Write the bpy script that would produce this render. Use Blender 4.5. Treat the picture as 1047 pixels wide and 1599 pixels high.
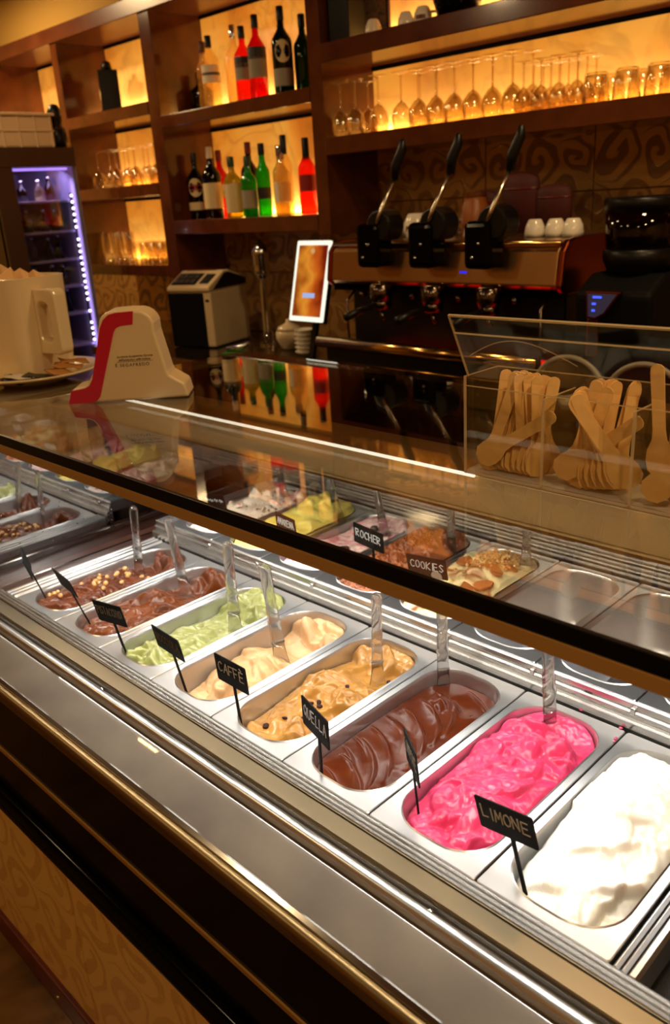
import bpy, math, random
import numpy as np
from mathutils import Vector, Matrix, Euler

for o in list(bpy.data.objects):
    bpy.data.objects.remove(o, do_unlink=True)
sc = bpy.context.scene
col = sc.collection
R = math.radians

# ------------------------------------------------------------------ camera, world, lights, exposure
def cam_axes(yaw, pitch, roll):
    f = np.array([-math.sin(yaw) * math.cos(pitch), math.cos(yaw) * math.cos(pitch), -math.sin(pitch)])
    r = np.cross(f, [0, 0, 1]); r /= np.linalg.norm(r); u = np.cross(r, f)
    return math.cos(roll) * r + math.sin(roll) * u, -math.sin(roll) * r + math.cos(roll) * u, f
_r, _u, _f = cam_axes(R(46.04), R(20.71), R(-3.713))
CAM = Vector((1.6214, -.615, .7475))
cd = bpy.data.cameras.new('camera')
cd.sensor_fit = 'VERTICAL'; cd.sensor_height = 36; cd.sensor_width = 36
cd.lens = 36 * 1302 / 1599
cd.clip_start = .02; cd.clip_end = 50
cd.dof.use_dof = True; cd.dof.focus_distance = 1.22; cd.dof.aperture_fstop = 5.6
cam = bpy.data.objects.new('camera', cd); col.objects.link(cam)
cam.matrix_world = Matrix(((_r[0], _u[0], -_f[0], CAM.x), (_r[1], _u[1], -_f[1], CAM.y), (_r[2], _u[2], -_f[2], CAM.z), (0, 0, 0, 1)))
sc.camera = cam

w = bpy.data.worlds.new('world'); sc.world = w; w.use_nodes = True
w.node_tree.nodes['Background'].inputs[0].default_value = (.02, .011, .005, 1)
w.node_tree.nodes['Background'].inputs[1].default_value = 1.0
vs = sc.view_settings
vs.view_transform = 'Standard'; vs.look = 'None'; vs.gamma = 1; vs.use_curve_mapping = False
vs.exposure = 0.0
try:
    sc.cycles.use_denoising = True
    sc.cycles.max_bounces = 10; sc.cycles.transparent_max_bounces = 24
    sc.cycles.caustics_reflective = False; sc.cycles.caustics_refractive = False
    sc.cycles.sample_clamp_indirect = 4.0
except Exception:
    pass

def area(name, loc, rot, sx, sy, power, color, spread=180):
    l = bpy.data.lights.new(name, 'AREA'); l.shape = 'RECTANGLE'; l.size = sx; l.size_y = sy
    l.energy = power; l.color = color; l.spread = R(spread)
    o = bpy.data.objects.new(name, l); col.objects.link(o); o.location = loc; o.rotation_euler = rot
    return o
# the case's own lamps: one strip under the front bar, one under the lamp housing over the middle rail
area('case_lamp_light', (.62, .03, .320), (R(12), 0, 0), 1.5, .018, 6.6, (1, .96, .88))
area('case_lamp_light', (.62, .40, .288), (R(4), 0, 0), 1.5, .03, 5.4, (1, .96, .88))
# warm ceiling downlights out of view, some added to brighten spoons and ochre wall
for x, y, p in ((-1.5, .6, 9), (.9, 1.1, 12), (2.0, .8, 9), (-.6, -1.2, 7), (1.4, -1.7, 8), (2.0, -.35, 16), (-3.0, 1.2, 26), (-2.0, -.9, 8)):
    area('ceiling_fill_light', (x, y, 1.90), (0, 0, 0), .16, .16, p, (1, .68, .345), 180)

# ------------------------------------------------------------------ helpers
def lin(c):
    return tuple((v / 255 / 12.92) if v / 255 <= .04045 else ((v / 255 + .055) / 1.055) ** 2.4 for v in c)
def tag(o, label=None, cat=None, group=None, kind=None):
    if label: o['label'] = label
    if cat: o['category'] = cat
    if group: o['group'] = group
    if kind: o['kind'] = kind
    return o
def empty(name, loc=(0, 0, 0), rz=0, label=None, cat=None, group=None):
    o = bpy.data.objects.new(name, None); col.objects.link(o)
    o.empty_display_size = .02; o.location = loc; o.rotation_euler = (0, 0, rz)
    return tag(o, label, cat, group)
ORD = ['first', 'second', 'third', 'fourth', 'fifth', 'sixth', 'seventh', 'eighth', 'ninth', 'tenth', 'eleventh', 'twelfth', 'thirteenth', 'fourteenth', 'fifteenth', 'sixteenth', 'seventeenth']
ROW = ['front', 'second', 'third']
def place(o, M):
    o.matrix_world = M
def frame(orig, zdir, xhint=(1, 0, 0)):
    z = Vector(zdir).normalized(); x = Vector(xhint); x = (x - z * x.dot(z)).normalized(); y = z.cross(x)
    return Matrix(((x.x, y.x, z.x, orig[0]), (x.y, y.y, z.y, orig[1]), (x.z, y.z, z.z, orig[2]), (0, 0, 0, 1)))

class MB:
    def __init__(s): s.v = []; s.f = []
    def add(s, v, f):
        n = len(s.v); s.v += [tuple(p) for p in v]; s.f += [tuple(i + n for i in q) for q in f]; return s
    def box(s, a, b, M=None):
        (x0, y0, z0), (x1, y1, z1) = a, b
        v = [(x0, y0, z0), (x1, y0, z0), (x1, y1, z0), (x0, y1, z0), (x0, y0, z1), (x1, y0, z1), (x1, y1, z1), (x0, y1, z1)]
        if M: v = [tuple(M @ Vector(p)) for p in v]
        return s.add(v, [(0, 3, 2, 1), (4, 5, 6, 7), (0, 1, 5, 4), (1, 2, 6, 5), (2, 3, 7, 6), (3, 0, 4, 7)])
    def lathe(s, prof, c=(0, 0, 0), n=24, M=None, sx=1, sy=1):
        v = []; f = []; m = len(prof)
        for r, z in prof:
            for i in range(n):
                a = 2 * math.pi * i / n; p = Vector((c[0] + r * sx * math.cos(a), c[1] + r * sy * math.sin(a), c[2] + z))
                v.append(tuple(M @ p) if M else tuple(p))
        for j in range(m - 1):
            for i in range(n):
                f.append((j * n + i, j * n + (i + 1) % n, (j + 1) * n + (i + 1) % n, (j + 1) * n + i))
        if prof[0][0] > 1e-6: f.append(tuple(range(n - 1, -1, -1)))
        if prof[-1][0] > 1e-6: f.append(tuple((m - 1) * n + i for i in range(n)))
        return s.add(v, f)
    def prism(s, poly, d0, d1, ax='x', M=None):
        # poly in the two other axes: ax x -> (y,z), y -> (x,z), z -> (x,y)
        def P(a, b, d): return {'x': (d, a, b), 'y': (a, d, b), 'z': (a, b, d)}[ax]
        n = len(poly); v = [P(a, b, d0) for a, b in poly] + [P(a, b, d1) for a, b in poly]
        if M: v = [tuple(M @ Vector(p)) for p in v]
        f = [tuple(range(n - 1, -1, -1)), tuple(range(n, 2 * n))] + [(i, (i + 1) % n, n + (i + 1) % n, n + i) for i in range(n)]
        return s.add(v, f)
    def tube(s, path, r, n=10, cap=True):
        path = [Vector(p) for p in path]; k = len(path); rr = r if isinstance(r, (list, tuple)) else [r] * k
        prev = None; v = []; f = []
        for i, p in enumerate(path):
            t = (path[min(i + 1, k - 1)] - path[max(i - 1, 0)]).normalized()
            if prev is None:
                a = Vector((0, 0, 1)) if abs(t.z) < .9 else Vector((1, 0, 0)); x = (a - t * a.dot(t)).normalized()
            else: x = (prev - t * prev.dot(t)).normalized()
            prev = x; y = t.cross(x)
            for j in range(n):
                a = 2 * math.pi * j / n; v.append(tuple(p + (x * math.cos(a) + y * math.sin(a)) * rr[i]))
        for i in range(k - 1):
            for j in range(n): f.append((i * n + j, i * n + (j + 1) % n, (i + 1) * n + (j + 1) % n, (i + 1) * n + j))
        if cap: f += [tuple(range(n - 1, -1, -1)), tuple((k - 1) * n + j for j in range(n))]
        return s.add(v, f)
    def mesh(s, name, smooth=False):
        me = bpy.data.meshes.new(name); me.from_pydata(s.v, [], s.f)
        if smooth: me.polygons.foreach_set('use_smooth', [True] * len(me.polygons))
        me.update(); return me
    def build(s, name, mat, parent=None, smooth=False, bevel=0, seg=2, auto=None):
        o = bpy.data.objects.new(name, s.mesh(name, smooth or auto is not None)); col.objects.link(o)
        if mat: o.data.materials.append(mat)
        if parent: o.parent = parent
        if auto is not None:
            try: o.data.set_sharp_from_angle(angle=R(auto))
            except Exception: pass
        if bevel:
            b = o.modifiers.new('bevel', 'BEVEL'); b.width = bevel; b.segments = seg; b.limit_method = 'ANGLE'; b.angle_limit = R(40)
        return o
def clone(o, parent=None):
    c = o.copy(); col.objects.link(c); c.parent = parent
    for ch in list(o.children): clone(ch, c)
    return c
def rrect(hx, hy, r, n=6, cx=0, cy=0):
    out = []
    for qx, qy, a0 in ((1, 1, 0), (-1, 1, 90), (-1, -1, 180), (1, -1, 270)):
        for i in range(n + 1):
            a = R(a0 + 90 * i / n); out.append((cx + qx * (hx - r) + r * math.cos(a), cy + qy * (hy - r) + r * math.sin(a)))
    return out
def arc(cx, cy, r, a0, a1, n=8):
    return [(cx + r * math.cos(R(a0 + (a1 - a0) * i / n)), cy + r * math.sin(R(a0 + (a1 - a0) * i / n))) for i in range(n + 1)]

# ------------------------------------------------------------------ materials
class NT:
    def __init__(s, name):
        s.m = bpy.data.materials.new(name); s.m.use_nodes = True; s.t = s.m.node_tree; s.t.nodes.clear()
        s.out = s.n('ShaderNodeOutputMaterial')
    def n(s, ty, ins=None, **kw):
        x = s.t.nodes.new(ty)
        for k, v in kw.items(): setattr(x, k, v)
        for k, v in (ins or {}).items():
            if isinstance(v, bpy.types.NodeSocket): s.t.links.new(v, x.inputs[k])
            else: x.inputs[k].default_value = v
        return x
    def math(s, op, a, b=0.0, c=None):
        ins = {0: a, 1: b}
        if c is not None: ins[2] = c
        return s.n('ShaderNodeMath', ins, operation=op).outputs[0]
    def ramp(s, fac, stops, interp='LINEAR'):
        r = s.n('ShaderNodeValToRGB', {0: fac}); r.color_ramp.interpolation = interp
        e = r.color_ramp.elements
        while len(e) < len(stops): e.new(.5)
        for el, (p, c) in zip(e, stops): el.position = p; el.color = (*c, 1)
        return r.outputs[0]
    def fin(s, sh): s.t.links.new(sh, s.out.inputs[0]); return s.m
def c4(c): return (*lin(c), 1)
def pbr(name, c, rough=.5, metal=0., coat=0., spec=None, bump=None, sss=0., emit=None, estr=0., var=None, aniso=0.):
    t = NT(name); p = t.n('ShaderNodeBsdfPrincipled', {'Base Color': c4(c), 'Roughness': rough, 'Metallic': metal, 'Coat Weight': coat, 'Coat Roughness': .06})
    if spec is not None: p.inputs['Specular IOR Level'].default_value = spec
    if sss: p.inputs['Subsurface Weight'].default_value = sss; p.inputs['Subsurface Radius'].default_value = (.004, .003, .002); p.inputs['Subsurface Scale'].default_value = 1
    if emit: p.inputs['Emission Color'].default_value = c4(emit); p.inputs['Emission Strength'].default_value = estr
    if aniso: p.inputs['Anisotropic'].default_value = aniso
    co = t.n('ShaderNodeTexCoord').outputs['Object']
    if var:
        sc_, c2, lo, hi = var
        nz = t.n('ShaderNodeTexNoise', {'Vector': co, 'Scale': sc_, 'Detail': 4.0}).outputs[0]
        t.t.links.new(t.ramp(nz, [(lo, lin(c)), (hi, lin(c2))]), p.inputs['Base Color'])
    if bump:
        nz = t.n('ShaderNodeTexNoise', {'Vector': co, 'Scale': bump[0], 'Detail': 3.0}).outputs[0]
        b = t.n('ShaderNodeBump', {'Height': nz, 'Strength': bump[1], 'Distance': bump[2]})
        t.t.links.new(b.outputs[0], p.inputs['Normal'])
    return t.fin(p.outputs[0])
def emis(name, c, strength):
    t = NT(name); e = t.n('ShaderNodeEmission', {0: c4(c), 1: strength}); return t.fin(e.outputs[0])
def symfres(t, ior):
    # the same Fresnel on both faces of a thin sheet
    bf = t.n('ShaderNodeNewGeometry').outputs['Backfacing']
    return t.n('ShaderNodeFresnel', {0: t.math('MULTIPLY_ADD', bf, 1 / ior - ior, ior)}).outputs[0]
def sheet(name, tint=(255, 255, 255), ior=1.5, rough=.0, gain=1.0, base=0.0):
    # clear sheet: transparent with a Fresnel mirror on top
    t = NT(name); tr = t.n('ShaderNodeBsdfTransparent', {0: c4(tint)}); gl = t.n('ShaderNodeBsdfGlossy', {0: (1, 1, 1, 1), 1: rough})
    fr = symfres(t, ior)
    fr = t.math('MINIMUM', t.math('MULTIPLY_ADD', fr, gain, base), 1.0)
    mx = t.n('ShaderNodeMixShader', {0: fr, 1: tr.outputs[0], 2: gl.outputs[0]}); return t.fin(mx.outputs[0])
def steel(name, c=(200, 198, 194), rough=.24, scale=(4, 260, 260), amt=.12):
    t = NT(name); co = t.n('ShaderNodeTexCoord').outputs['Object']
    mp = t.n('ShaderNodeMapping', {'Vector': co, 'Scale': scale}).outputs[0]
    nz = t.n('ShaderNodeTexNoise', {'Vector': mp, 'Scale': 1.0, 'Detail': 2.0}).outputs[0]
    ro = t.math('MULTIPLY_ADD', nz, amt, rough - amt / 2)
    p = t.n('ShaderNodeBsdfPrincipled', {'Base Color': c4(c), 'Metallic': 1.0, 'Roughness': ro})
    return t.fin(p.outputs[0])
def scroll(t, a, b, size, seed=0.0):
    # mask of curling scrolls: spirals in staggered cells, a and b are coordinates in metres
    nz = t.n('ShaderNodeTexNoise', {'Vector': t.n('ShaderNodeCombineXYZ', {0: a, 1: b, 2: seed}).outputs[0], 'Scale': 1.1 / size, 'Detail': 1.0})
    wx = t.math('MULTIPLY_ADD', nz.outputs[0], .9, -.45)
    A = t.math('ADD', t.math('DIVIDE', a, size), wx); B = t.math('ADD', t.math('DIVIDE', b, size), wx)
    row = t.math('FLOOR', B); A2 = t.math('MULTIPLY_ADD', row, .5, A)
    fx = t.math('SUBTRACT', t.math('FRACT', A2), .5); fy = t.math('SUBTRACT', t.math('FRACT', B), .5)
    r = t.math('SQRT', t.math('ADD', t.math('MULTIPLY', fx, fx), t.math('MULTIPLY', fy, fy)))
    par = t.math('MULTIPLY_ADD', t.math('FLOORED_MODULO', t.math('FLOOR', A2), 2.0), 2.0, -1.0)
    ang = t.math('MULTIPLY', t.math('ARCTAN2', fy, fx), par)
    s = t.math('SINE', t.math('MULTIPLY_ADD', r, 17.0, ang))
    s = t.math('SMOOTH_MIN', s, t.math('MULTIPLY_ADD', r, -9.0, 4.7), .3)
    return t.n('ShaderNodeMapRange', {0: s, 1: -.1, 2: .25, 3: 0.0, 4: 1.0}).outputs[0]
def damask(name, c1, c2, size, rough=.45, metal2=0., axes='xz', bumpd=.0006, speck=True):
    t = NT(name); co = t.n('ShaderNodeTexCoord').outputs['Object']; x = t.n('ShaderNodeSeparateXYZ', {0: co})
    m = scroll(t, x.outputs[0], x.outputs[2], size)
    fac = m
    if speck:
        sp = t.n('ShaderNodeTexNoise', {'Vector': co, 'Scale': 420.0, 'Detail': 1.0}).outputs[0]
        fac = t.math('MULTIPLY', m, t.n('ShaderNodeMapRange', {0: sp, 1: .35, 2: .6, 3: .35, 4: 1.0}).outputs[0])
    mx = t.n('ShaderNodeMix', {0: fac, 6: c4(c1), 7: c4(c2)}, data_type='RGBA').outputs[2]
    b = t.n('ShaderNodeBump', {'Height': m, 'Strength': .5, 'Distance': bumpd})
    p = t.n('ShaderNodeBsdfPrincipled', {'Base Color': mx, 'Roughness': rough, 'Normal': b.outputs[0]})
    if metal2: t.t.links.new(t.math('MULTIPLY_ADD', m, -metal2, metal2), p.inputs['Metallic'])
    return t.fin(p.outputs[0])
def onyx(name, strength):
    # backlit veined stone: the veins belong to the stone
    t = NT(name); co = t.n('ShaderNodeTexCoord').outputs['Object']
    n1 = t.n('ShaderNodeTexNoise', {'Vector': co, 'Scale': 1.8, 'Detail': 4.0, 'Distortion': 1.0}).outputs[0]
    n2 = t.n('ShaderNodeTexNoise', {'Vector': co, 'Scale': 3.0, 'Detail': 4.0, 'Distortion': 2.2}).outputs[0]
    vein = t.math('ABSOLUTE', t.math('SUBTRACT', n2, .5))
    vein = t.n('ShaderNodeMapRange', {0: vein, 1: 0.0, 2: .05, 3: .72, 4: 1.0}).outputs[0]
    c = t.ramp(n1, [(.32, lin((206, 106, 20))), (.5, lin((232, 138, 36))), (.68, lin((246, 166, 60)))])
    c = t.n('ShaderNodeMix', {0: 1.0, 6: c, 7: vein}, data_type='RGBA', blend_type='MULTIPLY').outputs[2]
    lt = t.n('ShaderNodeMix', {0: .55, 6: c, 7: c4((255, 226, 160))}, data_type='RGBA').outputs[2]
    p = t.n('ShaderNodeBsdfPrincipled', {'Base Color': lt, 'Roughness': .3, 'Emission Color': c, 'Emission Strength': strength})
    return t.fin(p.outputs[0])
def tinted(name, c, alpha=.8, rough=.05):
    # coloured bottle glass: coloured see-through with gloss
    t = NT(name); tr = t.n('ShaderNodeBsdfTransparent', {0: c4(c)}); gl = t.n('ShaderNodeBsdfGlossy', {0: (1, 1, 1, 1), 1: rough})
    df = t.n('ShaderNodeBsdfTranslucent', {0: c4(c)})
    m1 = t.n('ShaderNodeMixShader', {0: 1 - alpha, 1: tr.outputs[0], 2: df.outputs[0]})
    fr = symfres(t, 1.45)
    mx = t.n('ShaderNodeMixShader', {0: fr, 1: m1.outputs[0], 2: gl.outputs[0]}); return t.fin(mx.outputs[0])

M_steel = steel('brushed_steel', (186, 183, 178), .27, (2, 160, 160), .03); M_steel_y = steel('brushed_steel_pan', (204, 204, 205), .31, (160, 2, 160), .03)
M_chrome = pbr('chrome', (225, 225, 225), .12, 1.0)
M_tan = steel('champagne_aluminium', (124, 110, 86), .36, (3, 200, 200), .04)
M_dark = pbr('dark_gap', (24, 20, 17), .55)
M_blackgloss = pbr('black_gloss_lacquer', (6, 4, 4), .12, spec=.06)
M_black = pbr('black_plastic', (12, 11, 10), .35, spec=.3)
M_blackmatte = pbr('black_matte', (8, 7, 6), .6, spec=.15)
M_gold = pbr('gold_brown_metal', (126, 104, 68), .36, 1.0)
M_bronze = pbr('bronze_metal', (126, 92, 44), .38, 1.0)
M_glass = sheet('counter_glass', (236, 232, 222), 1.52, 0, 1.15, .01)
M_pane = sheet('mirrored_side_glass', (120, 96, 82), 1.5, .015, 1.0, .38)
M_rear = sheet('rear_door_glass', (96, 84, 70), 1.5, .01, 1.0, .42)
M_acryl = sheet('clear_acrylic', (250, 249, 244), 1.49, 0, .9, 0)
def edge_mat(name, c, tr_w, rough):
    t = NT(name); tr = t.n('ShaderNodeBsdfTransparent', {0: (.97, .96, .93, 1)}); p = t.n('ShaderNodeBsdfPrincipled', {'Base Color': c4(c), 'Roughness': rough, 'Specular IOR Level': .8})
    mx = t.n('ShaderNodeMixShader', {0: tr_w, 1: p.outputs[0], 2: tr.outputs[0]}); return t.fin(mx.outputs[0])
M_acryledge = edge_mat('acrylic_edge', (222, 200, 156), .5, .15)
M_floorglow = edge_mat('floor_glow_acrylic', (236, 228, 226), .55, .4)  # LED glow on the box floor, put into its whitish colour
M_wine = sheet('drinking_glass', (246, 240, 226), 1.5, 0, 1.5, .05)
M_wood = pbr('walnut_lacquer', (98, 48, 22), .16, coat=.35, var=(9, (80, 36, 16), .35, .65))
M_woodedge = pbr('shelf_edge_veneer', (112, 60, 34), .3, coat=.2, var=(9, (96, 48, 26), .35, .65))
M_onyx = onyx('backlit_onyx', .66)
M_white = pbr('ivory_ceramic', (228, 206, 164), .18, coat=.3)
M_whiteplastic = pbr('ivory_plastic', (216, 192, 148), .38)
M_cup = pbr('white_porcelain', (238, 228, 208), .2, coat=.3)
M_red = pbr('red_print', (186, 8, 48), .3)
M_ink = pbr('dark_print', (40, 24, 18), .6)
M_chalk = pbr('chalk', (226, 234, 248), .9)
M_card = pbr('black_card', (11, 10, 9), .7, spec=.15)
M_led = emis('led_white', (255, 250, 240), 2.6)
M_woodspoon = pbr('birch_wood', (240, 200, 132), .55, var=(40, (228, 182, 110), .35, .65), bump=(180, .2, .0005))
M_wall = pbr('ochre_plaster', (206, 164, 80), .85, bump=(30, .1, .002))
M_ceil = pbr('ceiling_paint', (128, 100, 64), .9)
M_damask = damask('damask_panel', (230, 192, 112), (202, 160, 88), .15)
M_tile = damask('scroll_tile', (190, 144, 78), (142, 98, 48), .15, .32, .35, bumpd=.003, speck=False)
M_plinth = pbr('red_brown_plinth', (104, 34, 18), .35, var=(14, (78, 22, 12), .3, .7))
def marble():
    t = NT('floor_marble'); co = t.n('ShaderNodeTexCoord').outputs['Object']
    n = t.n('ShaderNodeTexNoise', {'Vector': co, 'Scale': 3.2, 'Detail': 8.0, 'Distortion': 1.6}).outputs[0]
    p = t.n('ShaderNodeBsdfPrincipled', {'Base Color': t.ramp(n, [(.3, lin((58, 36, 14))), (.5, lin((104, 72, 34))), (.7, lin((122, 90, 48)))]), 'Roughness': .18})
    return t.fin(p.outputs[0])
M_floor = marble()

# ------------------------------------------------------------------ room shell
FZ = -.97; CZ = 1.92; WB = 2.24
def slab(name, a, b, mat):
    return tag(MB().box(a, b).build(name, mat), kind='structure')
slab('floor', (-4.2, -2.6, FZ - .05), (3.2, WB + .1, FZ), M_floor)
slab('ceiling', (-4.2, -2.6, CZ), (3.2, WB + .1, CZ + .05), M_ceil)
wall_back = slab('wall_back', (-4.2, WB, FZ), (3.2, WB + .1, CZ), M_wall)
slab('wall_left', (-4.2, -2.6, FZ), (-4.1, WB, CZ), M_wall)
slab('wall_right', (3.1, -2.6, FZ), (3.2, WB, CZ), M_wall)
slab('wall_front', (-4.1, -2.7, FZ), (3.1, -2.6, CZ), M_wall)
# fittings for the unseen ceiling downlights, the added fill ones included
for i, (x, y) in enumerate(((-1.5, .6), (.9, 1.1), (2.0, .8), (-.6, -1.2), (1.4, -1.7), (2.0, -.35), (-3.0, 1.2), (-2.0, -.9))):
    t = empty('ceiling_fill_downlight', (x, y, CZ), 0, 'round recessed warm fill downlight set in the unseen ceiling', 'light', 'ceiling downlights')
    MB().lathe([(.085, 0), (.105, 0), (.105, -.008), (.085, -.008), (.085, 0)], n=24).build('trim_ring', M_chrome, t, True)
# patterned tiles of the backsplash, between counter and shelves
bx = .45; NTX = 13; tz = [(.115, .41), (.414, .709), (.713, 1.0)]
tile_me = {}
for r, (z0, z1) in enumerate(tz):
    for i in range(NTX):
        x0 = -3.98 + i * bx
        o = MB().box((x0 + .002, WB - .014, z0), (x0 + bx - .002, WB - .001, z1)).build('tile', M_tile, wall_back, bevel=.002)

# ------------------------------------------------------------------ display case
P = .168; LP = .372; YB = .392; ZB = .04; GZ = .365
XL, XR = -.155, 2.1
case = empty('display_case', (.6, .3, FZ), 0, 'long gelato display counter with steel pan deck and glass top', 'display case')
def cpart(mb, name, mat, **k):
    o = mb.build(name, mat, None, **k)
    o.parent = case; o.matrix_parent_inverse = Matrix.Translation((-.6, -.3, -FZ))
    return o
# front rail: three ridges, champagne face, dark channel, chrome bar
cpart(MB().box((XL, -.056, -.03), (XR, .002, -.006)), 'rail_base', M_steel)
for y in (-.004, -.0115, -.019):
    cpart(MB().prism([(y - .0065, -.006)] + [(y + .003 * math.cos(a) - .0015, .001 + .003 * math.sin(a)) for a in (math.pi, 2.4, 1.6, .8, 0)] + [(y + .001, -.006)], XL, XR), 'rail_ridge', M_steel)
cpart(MB().prism([(-.0545, -.006), (-.0545, -.0015), (-.053, 0), (-.027, .0), (-.0258, -.001), (-.0258, -.006)], XL, XR), 'rail_face', M_tan)
cpart(MB().box((XL, -.070, -.03), (XR, -.056, -.014)), 'channel', pbr('grey_channel', (84, 80, 74), .5))
cpart(MB().prism([(-.068, -.02), (-.068, -.004)] + arc(-.0765, -.004, .0085, 0, 180, 8)[0:] + [(-.086, -.02)], XL, XR), 'chrome_bar', pbr('satin_chrome', (206, 206, 206), .3, 1.0), auto=40)
for x in (.45, 1.16):
    cpart(MB().lathe([(.0, .004), (.003, .0035), (.0045, .001), (.0045, -.003)], (x, -.062, -.011), 12), 'screw', M_chrome, smooth=True)
def ledge_mat():
    t = NT('ledge_glass'); co = t.n('ShaderNodeTexCoord').outputs['Object']
    nz = t.n('ShaderNodeTexNoise', {'Vector': co, 'Scale': 9.0, 'Detail': 3.0}).outputs[0]
    p = t.n('ShaderNodeBsdfPrincipled', {'Base Color': t.ramp(nz, [(.3, lin((78, 67, 54))), (.7, lin((98, 86, 70)))]), 'Roughness': .5, 'Specular IOR Level': .2, 'Coat Weight': .7, 'Coat Roughness': .02})
    return t.fin(p.outputs[0])
M_ledge = ledge_mat()
cpart(MB().prism([(-.086, -.020), (-.086, -.012), (-.156, -.022), (-.156, -.030)], XL - .8, XR), 'glass_ledge', M_ledge)
cpart(MB().prism([(-.154, -.05), (-.154, -.018), (-.158, -.015), (-.163, -.018), (-.165, -.05)], XL - .8, XR), 'chrome_moulding', M_chrome, auto=40)
cpart(MB().prism([(-.160, -.04), (-.160, -.022)] + arc(-.1690, -.0285, .0085, 80, 200, 8) + [(-.1775, -.04)], XL - .8, XR), 'gold_moulding', M_gold, auto=40)
cpart(MB().box((XL - .8, -.175, -.33), (XR, -.12, -.036)), 'fascia', M_blackgloss, bevel=.004)
cpart(MB().box((XL - .8, -.178, -.172), (XR, -.174, -.164)), 'fascia_line', pbr('fascia_line_gold', (158, 116, 56), .4, .3))
cpart(MB().prism([(-.13, -.345), (-.13, -.27), (-.175, -.27)] + arc(-.175, -.300, .022, 90, 270, 10) + [(-.175, -.345)], XL - .8, XR), 'fascia_moulding', M_blackgloss, auto=40)
for i in range(5):
    x0 = XL - .8 + i * .62
    cpart(MB().box((x0 + .0015, -.130, -.90), (x0 + .6185, -.11, -.335)), 'front_panel', M_damask, bevel=.002)
cpart(MB().box((XL - .8, -.142, FZ), (XR, -.10, -.895)), 'plinth', M_plinth, bevel=.004)
for x in (-.3, .11, .5):
    cpart(MB().lathe([(.0, .003), (.003, .0025), (.005, 0), (.005, -.003)], n=12, M=Matrix.Translation((x, -.143, -.935)) @ Matrix.Rotation(R(90), 4, 'X')), 'plinth_screw', M_chrome, smooth=True)
# deck below and between the pans
cpart(MB().box((XL, .0, -.20), (XR, .80, -.16)), 'tub_floor', M_dark)
cpart(MB().box((XL, -.10, -.33), (XR, .0, -.03)), 'tub_front', M_dark)
# middle rail between the two pan rows
cpart(MB().prism([(.372, -.03), (.372, -.012), (.380, -.010), (.380, -.03)], -.05, 1.39), 'gap_strip', M_dark)
for y0, y1, z0, z1 in ((.376, .384, -.006, .016), (.3845, .3885, .010, .027), (.389, .3925, .018, .040)):
    cpart(MB().prism([(y0, z0 - .03), (y0, z1 - .003), (y0 + .002, z1), (y1, z1), (y1, z0 - .03)], -.05, 1.39), 'middle_rail', M_steel)
for k in range(9):
    cpart(MB().box((k * P - .004, .383, .020), (k * P + .004, .392, .0325)), 'rail_clip', M_chrome, bevel=.002)
    if k in (1, 3, 6):
        cpart(MB().box((k * P + .09, .3875, .0255), (k * P + .102, .3895, .0285)), 'rail_slot', M_black)
# side rails at both ends of the rows
for x0, x1, m in ((-.045, -.034, M_steel), (-.031, -.020, M_steel), (-.017, -.004, M_steel)):
    cpart(MB().prism([(x0, -.03), (x0, -.003), (x0 + .003, .002), (x1 - .003, .002), (x1, -.003), (x1, -.03)], .0, .372, 'y'), 'side_rail', M_steel_y)
    cpart(MB().prism([(x0, .01), (x0, ZB - .003), (x0 + .003, ZB + .002), (x1 - .003, ZB + .002), (x1, ZB - .003), (x1, .01)], .392, .76, 'y'), 'side_rail', M_steel_y)
cpart(MB().box((XL, -.0, -.06), (-.045, .78, -.02)), 'side_trough', pbr('trough_brown', (70, 40, 30), .3))
cpart(MB().box((-.1, .0, -.02), (-.092, .78, -.008)), 'side_chrome_strip', M_chrome)
for x0, x1 in ((1.346, 1.353), (1.3545, 1.361), (1.3625, 1.374)):
    cpart(MB().prism([(x0, -.04), (x0, -.004), (x0 + .003, .001), (x1 - .003, .001), (x1, -.004), (x1, -.04)], .0, .372, 'y'), 'side_rail', M_steel_y)
cpart(MB().box((1.375, .0, -.09), (XR, .78, -.05)), 'dark_tray', pbr('grainy_black', (16, 15, 15), .6, bump=(600, .6, .001)))
cpart(MB().box((1.40, .06, -.05), (1.75, .30, -.02)), 'dark_tray_insert', pbr('grainy_black_insert', (22, 21, 21), .55, bump=(600, .6, .001)), bevel=.008)
# rear rails and rear glass doors
for y0, y1, z1 in ((.762, .775, .052), (.778, .790, .062), (.793, .806, .074)):
    cpart(MB().prism([(y0, -.02), (y0, z1 - .003), (y0 + .003, z1), (y1 - .002, z1), (y1, z1 - .003), (y1, -.02)], XL, XR), 'rear_rail', M_steel)
for x0, x1 in ((XL, .70), (.66, 1.42), (1.38, XR)):
    yy = .790 if x0 == .66 else .802
    cpart(MB().box((x0, yy, .07), (x1, yy + .005, .335)), 'rear_door', M_rear)
cpart(MB().box((XL, .785, .330), (XR, .812, .3510)), 'rear_top_rail', M_tan, bevel=.003)
# side pane with droplets
cpart(MB().box((XL - .006, -.05, -.03), (XL, .80, GZ - .002)), 'side_pane', M_pane)
rnd = random.Random(5)
mb = MB()
for i in range(150):
    y = rnd.uniform(.0, .42); z = rnd.uniform(.02, .30)
    r = rnd.choice((.0009, .0011, .0014, .002)) * rnd.uniform(.8, 1.2)
    mb.lathe([(r, 0), (r * .8, r * .45), (r * .35, r * .7), (0, r * .75)], n=6, M=Matrix.Translation((XL, y, z)) @ Matrix.Rotation(R(90), 4, 'Y'))
d_ = cpart(mb, 'water_droplets', sheet('water', (250, 250, 250), 1.33, 0, 2.0, .15), smooth=True); d_['kind'] = 'stuff'
M_bar = pbr('black_bar', (6, 5, 5), .3, spec=.12)
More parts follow.
